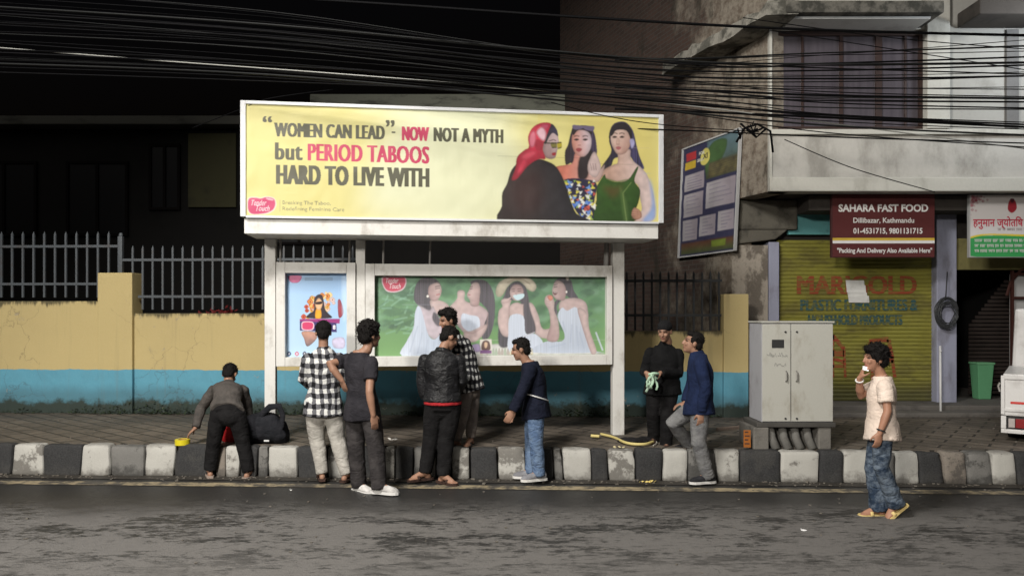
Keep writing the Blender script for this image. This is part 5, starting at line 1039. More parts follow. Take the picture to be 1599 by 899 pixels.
def person(spec):
    d0 = spec['d']; s = spec.get('s', 1.0)
    def J(k):
        v = spec[k]; return W(v[0], v[1], d0+(v[2] if len(v) > 2 else 0))
    shL, shR, elL, elR, wrL, wrR = (J(k) for k in ('shL', 'shR', 'elL', 'elR', 'wrL', 'wrR'))
    hpL, hpR, knL, knR, anL, anR = (J(k) for k in ('hpL', 'hpR', 'knL', 'knR', 'anL', 'anR'))
    neck = J('neck'); hd = J('head'); fdir = Vector(spec['face']).normalized(); hup = Vector(spec.get('hup', (0, 0, 1))); hup = (hup-fdir*hup.dot(fdir)).normalized()
    body_f = Vector(spec['front']).normalized()
    # normalise shoulder and hip widths round their centres
    def widen(a, b, wd):
        c = (a+b)/2; v = (b-a); v = v.normalized() if v.length > .02 else Vector((1,0,0)); return c-v*wd/2, c+v*wd/2
    shL, shR = widen(shL, shR, spec.get('shw', .335)*s); hpL, hpR = widen(hpL, hpR, .19*s)
    pel = (hpL+hpR)/2; chest = (shL+shR)/2; dn = (pel-chest).normalized()*.028*s; shL = shL+dn; shR = shR+dn
    # keep limbs at anatomical length: move the elbow / knee only in depth where the photo leaves it open
    if spec.get('dbg'): print('DBG', spec['name_'], [round(x, 2) for x in (seglen(shL, elL), seglen(elL, wrL), seglen(shR, elR), seglen(elR, wrR), seglen(hpL, knL), seglen(knL, anL), seglen(hpR, knR), seglen(knR, anR), seglen(pel, chest), seglen(chest, hd))])
    spine = chest-pel; up = spine.normalized(); latS = (shR-shL).normalized(); latH = (hpR-hpL).normalized()
    bulge = Vector(spec.get('bulge', (0, 0, 0)))
    def ring(t, wd, dp, k=1.0, add=0.0, fo=0.0):
        lat = (latH*(1-t)+latS*t).normalized() if 0 <= t <= 1 else (latH if t < 0 else latS)
        fwd = up.cross(lat).normalized()
        if fwd.dot(body_f) < 0: fwd = -fwd
        c = pel+spine*t+bulge*(4*max(0, t)*(1-min(1, t)))+fwd*fo*s
        return (c, lat*(wd*s*k+add), fwd*(dp*s*k+add))
    TOR = [(-.16, .07, .06, -.01), (-.08, .145, .095, -.01), (.06, .158, .108, -.01), (.25, .145, .10, 0), (.45, .138, .098, .0), (.65, .152, .108, 0), (.80, .160, .104, -.005), (.93, .152, .088, -.01), (1.02, .118, .072, -.012), (1.10, .080, .060, -.01), (1.16, .058, .054, -.01)]
    fat = spec.get('fat', 1.0)*.95
    def tor(lo, hi, k, add, flare=0.0):
        out = []
        ts = np.linspace(lo, hi, 12)
        for t in ts:
            wd, dp, fo = (np.interp(t, [q[0] for q in TOR], [q[j] for q in TOR]) for j in (1, 2, 3))
            if t < .06: wd, dp = .158, .108
            fl = flare*max(0, (.35-t)/.5); out.append(ring(float(t), float(wd)*fat, float(dp)*fat, k, add+fl, float(fo)))
        return out
    # ---- the body: one continuous surface
    B = Mesh(); B.loft([ring(t, wd*fat*(.86 if t < .3 else .97), dp*fat*(.82 if t < .3 else .96), 1, 0, fo) for t, wd, dp, fo in TOR], 0, 18)
    B.tube([chest+up*.02*s, neck, hd-hup*.06*s-fdir*.012*s], [.06*s, .053*s, .052*s], 12, cap='round')
    head_parts(B, hd, fdir, hup, s*spec.get('hs', 1))
    def limb(mb, a, b, c, r0, r1, r2, r3, flat=1.0):
        m1 = a.lerp(b, .45); m2 = b.lerp(c, .32)
        mb.tube([a, m1, b, m2, c], [r0, (r0+r1)/2*1.04, r1, r2, r3], 12, cap='round')
    for sh, el, wr, q, key in ((shL, elL, wrL, -1, 'L'), (shR, elR, wrR, 1, 'R')):
        B.ell(sh, latS*.056*s, up*.06*s, latS.cross(up)*.056*s); limb(B, sh, el, wr, .047*s, .038*s, .040*s, .026*s)
        hdv = Vector(spec['hd'+key]).normalized(); pn = Vector(spec.get('pn'+key, -latS*q))
        if pn.length < 1e-3: pn = -latS*q
        # thumb side: points to the body's front when the arm hangs
        t = hdv.cross((pn-hdv*pn.dot(hdv)).normalized()); side = 1 if t.dot(Vector(spec.get('th'+key, body_f))) > 0 else -1
        hand(B, wr, hdv, pn, side, spec.get('cu'+key, .45), s*.98)
    for hp, kn, an, key in ((hpL, knL, anL, 'L'), (hpR, knR, anR, 'R')):
        limb(B, hp-up*.0, kn, an, .074*s, .050*s, .050*s, .034*s)
        ft = Vector(spec['ft'+key]).normalized(); sole_n = Vector((0,0,1)); sole_n = (sole_n-ft*sole_n.dot(ft)).normalized(); sd_ = ft.cross(sole_n)
        h = -sole_n*.052*s
        B.ell(an+h-ft*.03*s+sole_n*.006*s, ft*.036*s, sd_*.031*s, sole_n*.036*s); B.tube([an-sole_n*.01*s, an+h*.35+ft*.06*s, an+h*.85+ft*.135*s], [.036*s, .034*s, .026*s], 10, cap='round')
        B.tube([an+h-ft*.02*s, an+h*.95+ft*.09*s, an+h+ft*.15*s], [.027*s, .033*s, .034*s], 10, flat=.65 if False else 1.0, cap='round') if False else None
        for k in range(5):
            o_ = (k-2)*.0155*s; B.tube([an+h*.95+ft*.10*s+sd_*o_*.8, an+h*1.08+ft*(.185-abs(k-1)*.009)*s+sd_*o_], [.019*s, .011*s], 7, cap='round')
    sk = np.array(spec.get('skin', (.30, .165, .11)))
    hr = fdir.cross(hup).normalized(); hc = np.array(hd); F_, U_, R_ = np.array(fdir), np.array(hup), np.array(hr); hs = s*spec.get('hs', 1)
    def paintfn(co):
        c = np.ones((len(co), 3))*sk; q = (co-hc)/hs; x, y, z = q@R_, q@F_, q@U_
        nn = np.array([mnoise.noise(tuple(p*22)) for p in co]); c *= (1+.10*nn)[:, None]
        def spot(m, col, a=1.0): c[m] = c[m]*(1-a)+np.array(col)*a
        fr = y > .05
        for e in (-.031, .031):
            spot(fr & ((((x-e)/.0165)**2+((z-.006)/.0075)**2) < 1), (.025, .017, .014), .9)
            spot(fr & (np.abs(x-e) < .021) & (np.abs(z-.029) < .0055), (.02, .014, .012), .85)
        spot(fr & ((x/.026)**2+((z+.063)/.010)**2 < 1), (.24, .075, .065), .75)
        if spec.get('beard'): spot((z < -.045) & (y > .0) & (z > -.13) & ~((np.abs(x) < .02) & (z > -.072)), (.05, .035, .03), .55)
        return c
    zf = min(anL.z, anR.z); base = Vector((pel.x, pel.y, max(0, zf-.08*s)))
    root = fuse('person', B, .0072, 3, SKIN, None, tuple(base), None, paintfn); tag(root, spec['label'], 'person')
    # ---- trousers
    T = Mesh(); lg = spec.get('leg', 1.0); tb = spec.get('trouser', {})
    T.loft(tor(-.10, tb.get('waist', .22), 1.0, .010*s), 0, 18); T.ell(pel-up*.06*s, latH*.125*s, up*.10*s, latH.cross(up)*.105*s)
    for hp, kn, an, key in ((hpL, knL, anL, 'L'), (hpR, knR, anR, 'R')):
        ax = (an-kn).normalized(); end = kn+ax*(seglen(kn, an)+tb.get('len', .025)*s)
        m1 = hp.lerp(kn, .3); m2 = hp.lerp(kn, .7); m3 = kn.lerp(end, .35); m4 = kn.lerp(end, .75)
        rr = tb.get('r', (.098, .098, .082, .074, .072, .066, .064))
        T.tube([hp+(kn-hp)*-.06, m1, m2, kn, m3, m4, end], [x*s*lg for x in rr], 14, cap=True)
    fz_ = zf
    zone = lambda p: .55+.9*max(0, 1-abs(p.z-(zf+.10))/.22)+.5*max(0, 1-abs(p.z-(zf+.42))/.15)
    fuse('trousers', T, .010, 3, tb['mat'], root, (0,0,0), folds(tb.get('amp', .010)*.55*s, 4, 9, spec['seed'], zone))
    # ---- upper garment(s)
    for gname, gd in spec['tops']:
        G = Mesh(); G.loft(tor(gd.get('hem', -.12), gd.get('neck', 1.12), 1.03, gd.get('add', .018)*s, gd.get('flare', .02)), 0, 20)
        for sh, el, wr in ((shL, elL, wrL), (shR, elR, wrR)):
            sl = gd.get('sleeve', 1.0); r0, r1, r2 = gd.get('sr', (.064, .054, .043))
            if sl > 0: G.ell(sh, latS*.060*s, up*.060*s, latS.cross(up)*.062*s)
            if sl >= .99: G.tube([sh, sh.lerp(el, .5), el, el.lerp(wr, .5), el.lerp(wr, gd.get('cuff', .97))], [r0*s, (r0+r1)/2*s, r1*s, (r1+r2)/2*1.03*s, r2*s], 12, cap=True)
            elif sl > 0: G.tube([sh, sh.lerp(el, sl*.6), sh.lerp(el, sl)], [r0*s, r0*1.02*s, r0*1.04*s], 12, cap=True)
        if gd.get('collar'):
            cd = (neck-chest).normalized(); G.tube([chest+up*.035*s, chest+up*.035*s+cd*.062*s], [.082*s, .069*s], 14)
        if gd.get('hood'):
            G.ell(hd-hup*.0*s-fdir*.035*s, hr*.098*s, fdir*.10*s, hup*.125*s); G.tube([neck-up*.03*s-fdir*.01*s, neck+up*.03*s], [.09*s, .082*s], 14)
        zc = lambda p: .7+.6*max(0, 1-abs(p.z-(pel.z+.08))/.16)
        fuse(gname, G, .0095, 3, gd['mat'], root, (0,0,0), folds(gd.get('amp', .009)*.8*s, 4.5, 7.5, spec['seed']+3, zc))
    # ---- hair or hat
    rh = random.Random(spec['seed']); H = Mesh(); hk = spec.get('hair', 'short'); hs2 = hs
    E = lambda o, a: H.ell(hd+(hr*o[0]+fdir*o[1]+hup*o[2])*hs2, hr*a[0]*hs2, fdir*a[1]*hs2, hup*a[2]*hs2, 14, 9)
    if hk in ('short', 'mop', 'quiff'):
        e = {'short': .0, 'mop': .016, 'quiff': .004}[hk]
        E((0, -.026, .044), (.080+e, .090+e, .084+e)); E((0, -.060, -.012), (.070+e*.8, .050+e, .070+e*.4))
        for q in (1, -1): E((q*.062, -.010, .03), (.020+e*.6, .050, .045+e))
        E((0, .035, .088), (.062+e, .045+e, .034+e*.7))
        if hk == 'quiff': E((0, .060, .100), (.055, .035, .036))
        for i in range(110 if hk == 'short' else 170):
            th = rh.uniform(0, 6.283); ph = rh.uniform(.05, 1.45); v = hr*math.cos(th)*math.sin(ph)+fdir*math.sin(th)*math.sin(ph)+hup*math.cos(ph)
            if v.dot(fdir) > .45 and v.dot(hup) < .55: continue
            p = hd+(hup*.04-fdir*.02)*hs2+v*(.078+e)*hs2; tl = (v*.7+hup*.2+Vector((rh.gauss(0,.5), rh.gauss(0,.5), rh.gauss(0,.4)))).normalized()
            L_ = rh.uniform(.016, .030)*(.6 if hk == 'short' else 1.35)*hs2; H.tube([p, p+tl*L_*.6, p+tl*L_+Vector((0,0,-.2*L_))], [.010*hs2, .008*hs2, .003*hs2], 6, cap='round')
        ho = fuse('hair', H, .0055, 2, HAIR, root, (0,0,0), lambda p: .004*mnoise.noise((p.x*60, p.y*60, p.z*40)))
        bm = bmesh.new(); bm.from_mesh(ho.data); vs_ = [(v.co.copy(), v.normal.copy()) for v in bm.verts]; b0 = WP[root.name]
        for i in range(260 if hk == 'short' else 700):
            c0, nn = rh.choice(vs_); tl = (nn*.55-hup*rh.uniform(-.5, .8)+Vector((rh.gauss(0,.45), rh.gauss(0,.45), rh.gauss(0,.3)))).normalized(); L_ = rh.uniform(.014, .034)*(.95 if hk == 'mop' else .9); sd2 = nn.cross(tl)
            sd2 = sd2.normalized()*.0028 if sd2.length > 1e-4 else Vector((.0028, 0, 0)); vv = [bm.verts.new(q_) for q_ in (c0-sd2-nn*.003, c0+sd2-nn*.003, c0+tl*L_*.6+sd2*.6, c0+tl*L_-hup*.12*L_)]; bm.faces.new(vv)
        bm.to_mesh(ho.data); bm.free()
    elif hk == 'cap':
        E((0, -.012, .052), (.086, .098, .080)); fuse('beanie', H, .0065, 3, cloth('black_knit', (.012, .012, .013)), root, (0,0,0), lambda p: .003*mnoise.noise((p.x*40, p.y*40, p.z*90)))
    # ---- footwear: a shoe per foot
    for an, key in ((anL, 'L'), (anR, 'R')):
        sp = spec.get('shoe'+key, spec['shoe']); kind = sp[0]
        ft = Vector(spec['ft'+key]).normalized(); sn = Vector((0,0,1)); sn = (sn-ft*sn.dot(ft)).normalized(); sd_ = ft.cross(sn); b = an-sn*.078*s
        def outline(k, z0, z1, L0=-.075, L1=.20):
            lo, hi = [], []
            prof = [(0, .024), (.08, .033), (.25, .036), (.45, .036), (.65, .045), (.82, .045), (.93, .034), (1, .012)]
            left = [(L0+(L1-L0)*t, w_) for t, w_ in prof]; pts = [(x, w_*k) for x, w_ in left]+[(x, -w_*k) for x, w_ in left[::-1]]
            return [b+(ft*x+sd_*y)*s+sn*z0*s for x, y in pts], sn*(z1-z0)*s
        if kind == 'sneaker':
            S = Mesh(); S.loft([(b+(ft*x)*s+sn*h*.5*s, sd_*w_*s, sn*h*.5*s) for x, w_, h in ((-.080, .018, .06), (-.070, .036, .095), (-.03, .042, .112), (.02, .042, .114), (.07, .045, .088), (.12, .049, .074), (.165, .045, .064), (.195, .028, .048), (.207, .012, .028))], 0, 14)
            sh_ = fuse('shoe', S, .0075, 2, sp[1], root); m = Mesh(); pts, ex = outline(1.08, -.002, .024, -.084, .208); m.prism(pts, ex); obj('sole', m, sp[2], sh_)
        else:
            m = Mesh(); pts, ex = outline(1.12, -.002, .022, -.085, .205); m.prism(pts, ex); sh_ = obj('sandal', m, sp[1], root); m = Mesh()
            ar = []
            for t in np.linspace(0, math.pi, 9): ar.append(b+(ft*.085+sd_*.047*math.cos(t)+sn*(.012+.048*math.sin(t)))*s)
            m.tube(ar, .017*s, 8, flat=.3, ref=ft); obj('strap', m, sp[2], sh_, True)
    return root, dict(shL=shL, shR=shR, elL=elL, elR=elR, wrL=wrL, wrR=wrR, pel=pel, chest=chest, hd=hd, fdir=fdir, hup=hup, hr=hr, up=up, neck=neck, s=s, ring=ring, anL=anL, anR=anR, knL=knL, hpL=hpL)
HAIR = N('black_hair'); HAIR.bump(HAIR.noise(70, 4, .7, HAIR.mapped((1, 1, .35))), .9, .012); HAIR = HAIR.out(HAIR.mix(HAIR.noise(60, 4, .7), (.004, .0035, .0035), (.014, .012, .011)), .7, 0, .12)
CT = cloth
GREYSH = CT('grey_shirt', (.085, .075, .068), (.055, .05, .046)); BLK = CT('black_trouser', (.007, .0065, .007), (.012, .0115, .012)); LGT = CT('pale_trouser', (.46, .44, .40), (.34, .32, .29))
DGT = CT('charcoal_tee', (.030, .028, .033), (.020, .019, .023)); DGP = CT('charcoal_trouser', (.028, .025, .026), (.05, .045, .045)); LEATH = N('black_leather')
_n = LEATH.noise(6, 6, .7); creases(LEATH, .8); LEATH = LEATH.out(LEATH.mix(LEATH.ramp(_n, .4, .65), (.007, .007, .008), (.016, .016, .018)), .5, 0, .3)
REDC = CT('red_hem', (.38, .025, .03)); NAVY = CT('dark_navy_knit', (.006, .008, .017), (.010, .012, .024)); NAVY2 = CT('navy_shirt', (.013, .022, .062), (.009, .015, .042)); BLKJ = CT('black_jacket', (.005, .005, .0055), (.008, .008, .0085))
def denim(name, a, b, sc_=7):
    k = N(name); n = k.noise(sc_, 6, .7); creases(k, .9)
    return k.out(k.mix(k.ramp(n, .38, .66), a, b), .85, 0, .15)
JEAN = denim('blue_jeans', (.085, .135, .235), (.16, .225, .33)); JEAN2 = denim('faded_jeans', (.022, .036, .062), (.15, .185, .23), 9); GRYP = CT('grey_trouser', (.13, .13, .135), (.20, .20, .20)); STONE = CT('stone_trouser', (.20, .17, .15), (.14, .12, .11))
CREAM = CT('cream_tee', (.72, .61, .53), (.64, .53, .45), 4); WSH = CT('white_shoe', (.62, .60, .58)); WSO = flat('white_sole', (.66, .65, .63)); BSH = CT('dark_shoe', (.03, .03, .034)); BRS = CT('brown_shoe', (.06, .035, .028)); DSO = flat('dark_sole', (.03, .028, .026)); YSL = flat('yellow_foam', (.62, .48, .20), .6); GSH = CT('grey_shoe', (.25, .25, .27))
PL1 = plaid('white_black_plaid', .082, .104); PL2 = plaid('dark_white_plaid', .062, .075, (.01, .01, .012), (.55, .55, .53), (.05, .05, .055))
SPECS = []
SPECS.append(dict(name_='bend', seed=1, d=7.86, s=.97, label='person in a grey shirt bending down with their back turned, reaching for yellow tape', front=(0, .7, -.7), face=(0, .80, -.60), hup=(0, .6, .8), head=(359, 584, .50), neck=(357, 600, .42), shL=(331, 607, .36), shR=(382, 606, .36), elL=(315, 636, .36), wrL=(305, 668, .22), elR=(386, 634, .44), wrR=(391, 664, .46), hpL=(343, 646), hpR=(369, 646), knL=(333, 694, .02), anL=(328, 733, .03), knR=(380, 694, .02), anR=(388, 735, .03), hdL=(-.85, .0, -.75), pnL=(.2, .3, -1), thL=(.3, 1, .3), hdR=(0, .2, -1), pnR=(-1, 0, 0), ftL=(-.45, .9, 0), ftR=(.25, .95, 0), shoe=('sandal', CT('pale_sandal', (.35, .28, .24)), CT('pale_strap', (.3, .25, .22))), bulge=(0, -.03, .05), hair='short',
    trouser=dict(mat=BLK, len=.0), tops=[('shirt', dict(mat=GREYSH, hem=.02, add=.022, amp=.012, sr=(.066, .056, .045), collar=True))]))
SPECS.append(dict(name_='plaid', seed=2, d=7.66, s=.985, label='person from behind in a white and black checked shirt and pale trousers', front=(.1, 1, 0), face=(-.25, .93, -.15), head=(505, 519, .02), neck=(505, 539), shL=(482, 555, 0), shR=(529, 555, 0), elL=(474, 592, .06), wrL=(489, 606, .26), elR=(534, 592, .05), wrR=(520, 606, .27), hpL=(494, 634), hpR=(517, 634), knL=(495, 685, .03), anL=(503, 737, -.02), knR=(527, 685, .03), anR=(540, 739, -.03), hdL=(.6, .7, -.1), pnL=(0, 0, -1), hdR=(-.6, .7, -.1), pnR=(0, 0, -1), thL=(0, 1, .3), thR=(0, 1, .3), ftL=(-.3, .9, 0), ftR=(.3, .9, 0), shoe=('sandal', BRS, BRS), hair='short', leg=1.02,
    trouser=dict(mat=LGT, r=(.098, .100, .090, .080, .074, .062, .056), len=.01, amp=.012), tops=[('checked_shirt', dict(mat=PL1, hem=-.17, add=.026, flare=.03, sr=(.068, .058, .048), collar=True, amp=.010))]))
SPECS.append(dict(name_='tee', seed=3, d=7.22, s=1.0, label='person in a charcoal t-shirt with one hand on the hip, wearing white sneakers', front=(.6, .8, 0), face=(.72, .69, .02), head=(578, 523, .05), neck=(573, 546, .0), shL=(541, 557, .12), shR=(583, 561, -.12), elL=(514, 568, -.06), wrL=(534, 594, -.05), elR=(577, 612, -.25), wrR=(583, 648, -.24), hpL=(554, 637, .06), hpR=(577, 637, -.04), knL=(556, 695, .04), anL=(560, 755, .10), knR=(587, 695, -.06), anR=(592, 757, -.08), hdL=(.25, .35, -1), pnL=(.5, .8, .1), thL=(-.4, .6, .4), hdR=(.12, .15, -1), pnR=(-.4, .8, 0), thR=(.8, .5, 0), cuR=.4, ftL=(.55, -.45, 0), ftR=(.9, -.25, 0), shoe=('sneaker', WSH, WSO), hair='mop', hs=1.04,
    trouser=dict(mat=DGP, r=(.100, .100, .090, .082, .080, .076, .076), len=.03, amp=.013), tops=[('t_shirt', dict(mat=DGT, hem=-.22, add=.022, flare=.02, sleeve=.62, sr=(.068, .06, .05), amp=.010))]))
SPECS.append(dict(name_='black', seed=4, d=7.64, s=.98, label='person from behind in a black jacket with a red hem showing above black trousers', front=(.25, .97, 0), face=(.75, .45, -.5), hup=(.3, .3, .85), head=(702, 527, .06), neck=(693, 542, .02), shL=(664, 557, 0), shR=(716, 557, 0), elL=(658, 594, .02), wrL=(664, 622, .06), elR=(722, 594, .02), wrR=(712, 612, .22), hpL=(680, 632), hpR=(704, 632), knL=(673, 684, .03), anL=(664, 737, .0), knR=(697, 686, .03), anR=(692, 742, -.04), hdL=(.1, .1, -1), pnL=(1, .2, 0), hdR=(-.5, .8, -.2), pnR=(0, 0, -1), thR=(0, 1, .3), ftL=(-.55, -.3, 0), ftR=(.6, -.5, 0), shoe=('sandal', BRS, BRS), hair='short', fat=1.08, shw=.36,
    trouser=dict(mat=BLK, r=(.102, .104, .094, .084, .080, .072, .068), len=.0), tops=[('undershirt', dict(mat=REDC, hem=.02, neck=.5, add=.020, sleeve=0, amp=.003, flare=.025)), ('jacket', dict(mat=LEATH, hem=.085, add=.032, flare=.012, sr=(.066, .060, .050), collar=True, amp=.012))]))
SPECS.append(dict(name_='kerbplaid', seed=5, d=8.03, s=.96, label='person in a dark checked shirt standing on the kerb behind the black jacket', front=(-.75, -.35, 0), face=(-.85, -.45, -.22), head=(699, 500, -.02), neck=(709, 521, .0), shL=(700, 535, -.12), shR=(724, 532, .12), elL=(693, 560, -.2), wrL=(696, 530, -.26), elR=(731, 572, .14), wrR=(715, 602, .05), hpL=(728, 604, -.06), hpR=(736, 602, .07), knL=(722, 648, -.08), anL=(712, 688, .02), knR=(737, 647, .05), anR=(735, 685, .05), hdL=(-.1, -.1, 1), pnL=(1, 0, 0), thL=(0, 1, 0), hdR=(-.6, 0, -.8), pnR=(0, -1, 0), ftL=(-.9, -.3, 0), ftR=(-.3, -.95, 0), shoe=('sandal', DSO, DSO), hair='quiff', bulge=(.04, 0, 0),
    trouser=dict(mat=STONE, r=(.092, .092, .082, .070, .066, .058, .052), len=-.02), tops=[('checked_shirt', dict(mat=PL2, hem=-.12, add=.022, flare=.03, collar=True))]))
SPECS.append(dict(name_='navy', seed=6, d=7.68, s=.955, label='person in a dark navy sweater with a pale cord across it and blue jeans', front=(-1, 0, 0), face=(-.97, .12, -.2), head=(813, 545, 0), neck=(821, 563), shL=(829, 573, -.16), shR=(825, 573, .16), elL=(815, 611, -.22), wrL=(801, 642, -.24), elR=(817, 611, .22), wrR=(803, 640, .24), hpL=(836, 638, -.09), hpR=(834, 638, .09), knL=(837, 688, -.12), anL=(842, 738, -.12), knR=(830, 686, .12), anR=(830, 735, .06), hdL=(-.55, 0, -.85), pnL=(.2, 1, 0), thL=(-1, 0, 0), hdR=(-.4, 0, -.9), pnR=(.2, -1, 0), ftL=(-.92, -.3, 0), ftR=(-.95, .1, 0), shoe=('sneaker', GSH, WSO), hair='short', shw=.34, fat=1.04, bulge=(.03, 0, 0),
    trouser=dict(mat=JEAN, r=(.096, .096, .084, .076, .074, .070, .068), len=.03), tops=[('sweater', dict(mat=NAVY, hem=-.24, add=.024, flare=.025, sr=(.07, .06, .05)))]))
SPECS.append(dict(name_='cap', seed=7, d=8.12, s=.93, label='person in a black knit hat and black clothes on the pavement holding pale green ribbon', front=(-.4, -.9, 0), face=(-.48, -.84, -.24), hup=(-.1, -.25, .95), head=(1038, 517, -.08), neck=(1043, 533, -.02), shL=(1058, 548, 0), shR=(1017, 546, 0), elL=(1059, 583, -.04), wrL=(1031, 582, -.24), elR=(1007, 580, -.02), wrR=(1009, 582, -.26), hpL=(1047, 603, 0), hpR=(1023, 603, 0), knL=(1042, 648, -.09), anL=(1040, 693, -.06), knR=(1020, 644, 0), anR=(1021, 684, .12), hdL=(-.75, -.4, -.15), pnL=(0, 0, -1), thL=(0, -1, .2), hdR=(.25, -.5, -.65), pnR=(.6, 0, -.4), thR=(.4, -.7, .3), cuL=.7, cuR=.8, ftL=(-.15, -1, 0), ftR=(-.35, -.95, 0), shoe=('sneaker', BRS, DSO), hair='cap', beard=False,
    trouser=dict(mat=BLK, r=(.098, .098, .088, .080, .078, .072, .070)), tops=[('jacket', dict(mat=BLKJ, hem=-.22, add=.036, flare=.03, sr=(.068, .060, .048), collar=True, amp=.012))]))
SPECS.append(dict(name_='navyshirt', seed=8, d=7.6, s=.97, label='person in a navy shirt and grey trousers looking up, one foot up on the kerb', front=(-1, .05, 0), face=(-.95, .12, .22), head=(1082, 535, 0), neck=(1087, 551), shL=(1093, 562, -.16), shR=(1085, 562, .16), elL=(1102, 604, -.20), wrL=(1095, 643, -.18), elR=(1080, 598, .28), wrR=(1070, 628, .18), hpL=(1093, 636, -.09), hpR=(1086, 636, .09), knL=(1091, 690, -.10), anL=(1105, 742, -.06), knR=(1051, 659, .16), anR=(1074, 692, .34), hdL=(-.08, -.1, -1), pnL=(-.2, 1, 0), thL=(-1, 0, 0), hdR=(-.9, 0, -.3), pnR=(0, 0, -1), thR=(0, -1, .3), ftL=(-.96, -.2, 0), ftR=(-.85, .3, -.15), shoe=('sneaker', BSH, WSO), hair='short', fat=1.04, bulge=(.03, 0, 0),
    trouser=dict(mat=GRYP, r=(.098, .098, .086, .080, .076, .070, .068)), tops=[('shirt', dict(mat=NAVY2, hem=-.15, add=.026, flare=.03, sr=(.072, .06, .048), collar=True))]))
SPECS.append(dict(name_='boy', seed=9, d=6.36, s=.885, label='person in a cream t-shirt and faded jeans walking left in yellow slippers', front=(-1, 0, 0), face=(-.99, -.05, .04), skin=(.33, .17, .11), head=(1366, 560, 0), neck=(1374, 582), shL=(1382, 597, -.15), shR=(1370, 597, .15), elL=(1386, 642, -.20), wrL=(1374, 676, -.20), elR=(1343, 618, .12), wrR=(1342, 590, .03), hpL=(1378, 672, -.08), hpR=(1374, 672, .08), knL=(1376, 728, -.08), anL=(1399, 786, -.02), knR=(1362, 730, .08), anR=(1372, 793, .06), hdL=(-.2, 0, -1), pnL=(-.1, 1, 0), thL=(-1, 0, 0), hdR=(.3, -.25, .9), pnR=(1, -.2, -.2), thR=(0, -1, .2), cuR=.8, ftL=(-.80, 0, -.62), ftR=(-1, -.05, 0), shoe=('sandal', YSL, YSL), hair='mop', hs=1.06, shw=.33,
    trouser=dict(mat=JEAN2, r=(.092, .092, .080, .070, .073, .078, .082), len=.02, amp=.014), tops=[('t_shirt', dict(mat=CREAM, hem=-.20, add=.026, flare=.03, sleeve=.66, sr=(.072, .06, .05), amp=.010))]))
PPL = {}
for sp_ in SPECS: PPL[sp_['name_']] = person(sp_)
# ================================================================ small things
# pale cord across the navy sweater, watch, boy's bracelets
def belt(key, tL, tR, name, col, lift=.05, n=28, rad=.007):
    root, q = PPL[key]; m = Mesh(); pts = []
    for k in range(n+1):
        a = 2*math.pi*k/n; t = tL+(tR-tL)*(.5+.5*math.cos(a)); c, A, B_ = q['ring'](t, .15, .104, 1.06, lift); pts.append(c+A*math.sin(a)+B_*math.cos(a))
    m.tube(pts, rad, 6); obj(name, m, flat(name+'_white', col), root, True)
def wristband(key, w, e, name, col, rad=.034):
    root, q = PPL[key]; a = q[w]; ax = (q[e]-q[w]).normalized(); p = a+ax*.025; u = ax.orthogonal().normalized(); v = ax.cross(u); m = Mesh()
    m.tube([p+(u*math.cos(t)+v*math.sin(t))*rad for t in np.linspace(0, 6.283, 15)], .007, 6); obj(name, m, flat(name+'_'+key, col, .4), root, True)
belt('navy', .15, .42, 'body_cord', (.62, .62, .62), .03)
wristband('navy', 'wrL', 'elL', 'wristwatch', (.4, .38, .36)); wristband('boy', 'wrR', 'elR', 'bracelet', (.7, .68, .66), .030); wristband('boy', 'wrL', 'elL', 'wristwatch', (.03, .03, .03), .030)
root, q = PPL['boy']; m = Mesh(); pts = []
for t in np.linspace(0, 6.283, 20): pts.append(q['neck']+(q['fdir']*(.062*math.cos(t)+.008)+q['hr']*.062*math.sin(t)+q['hup']*(-.035-.03*math.cos(t)))*q['s'])
m.tube(pts, .006, 6); obj('bead_necklace', m, flat('beads', (.5, .3, .24)), root, True)
# glowing phone in the walking person's hand
p = q['wrR']+Vector((.03, -.05, .085)); m = Mesh(); m.box((-.028, -.004, -.018), (.028, .004, .018), 0, .003)
ph = thing('phone', 'small glowing white phone held to the mouth of the walking person', 'phone', tuple(p)); WP[ph.name] = Vector((0,0,0)); b_ = obj('phone_body', m, flat('phone_white', (.7, .7, .7), .3), ph)
m = Mesh(); m.box((-.025, -.0062, -.015), (.025, -.0045, .015)); obj('screen', m, emit('phone_screen', (1, 1, 1), 1.1), ph); ph.rotation_euler = (R(-15), R(14), R(10))
# ribbon in the capped person's hands
root, q = PPL['cap']; c = (q['wrL']+q['wrR'])/2+Vector((-.02, -.10, -.03)); m = Mesh(); rr = random.Random(4)
for i in range(7):
    w_ = rr.uniform(.010, .017); a = rr.uniform(-.9, .9); L_ = rr.uniform(.10, .20); pts = [c+Vector((rr.uniform(-.03, .03), rr.uniform(-.02, .02), .03))]
    for k in range(1, 6): pts.append(pts[0]+Vector((a*L_*k/5*.6+.012*math.sin(k*1.7+i), rr.uniform(-.01, .01), -L_*k/5*(1.0 if i < 5 else .4))))
    m.tube(pts, w_, 6, flat=.12, ref=(1, 0, 0))
m.tube([c+Vector((-.05, 0, .02)), c+Vector((0, -.01, .035)), c+Vector((.06, 0, .03))], .014, 7)
o = obj('ribbon', m, grime('green_ribbon', (.38, .55, .40), (.55, .62, .55), .6, 12, rough=.5), None, True, base=tuple(c)); tag(o, 'pale green ribbon strips held in the hands of the person in the black knit hat', 'ribbon')
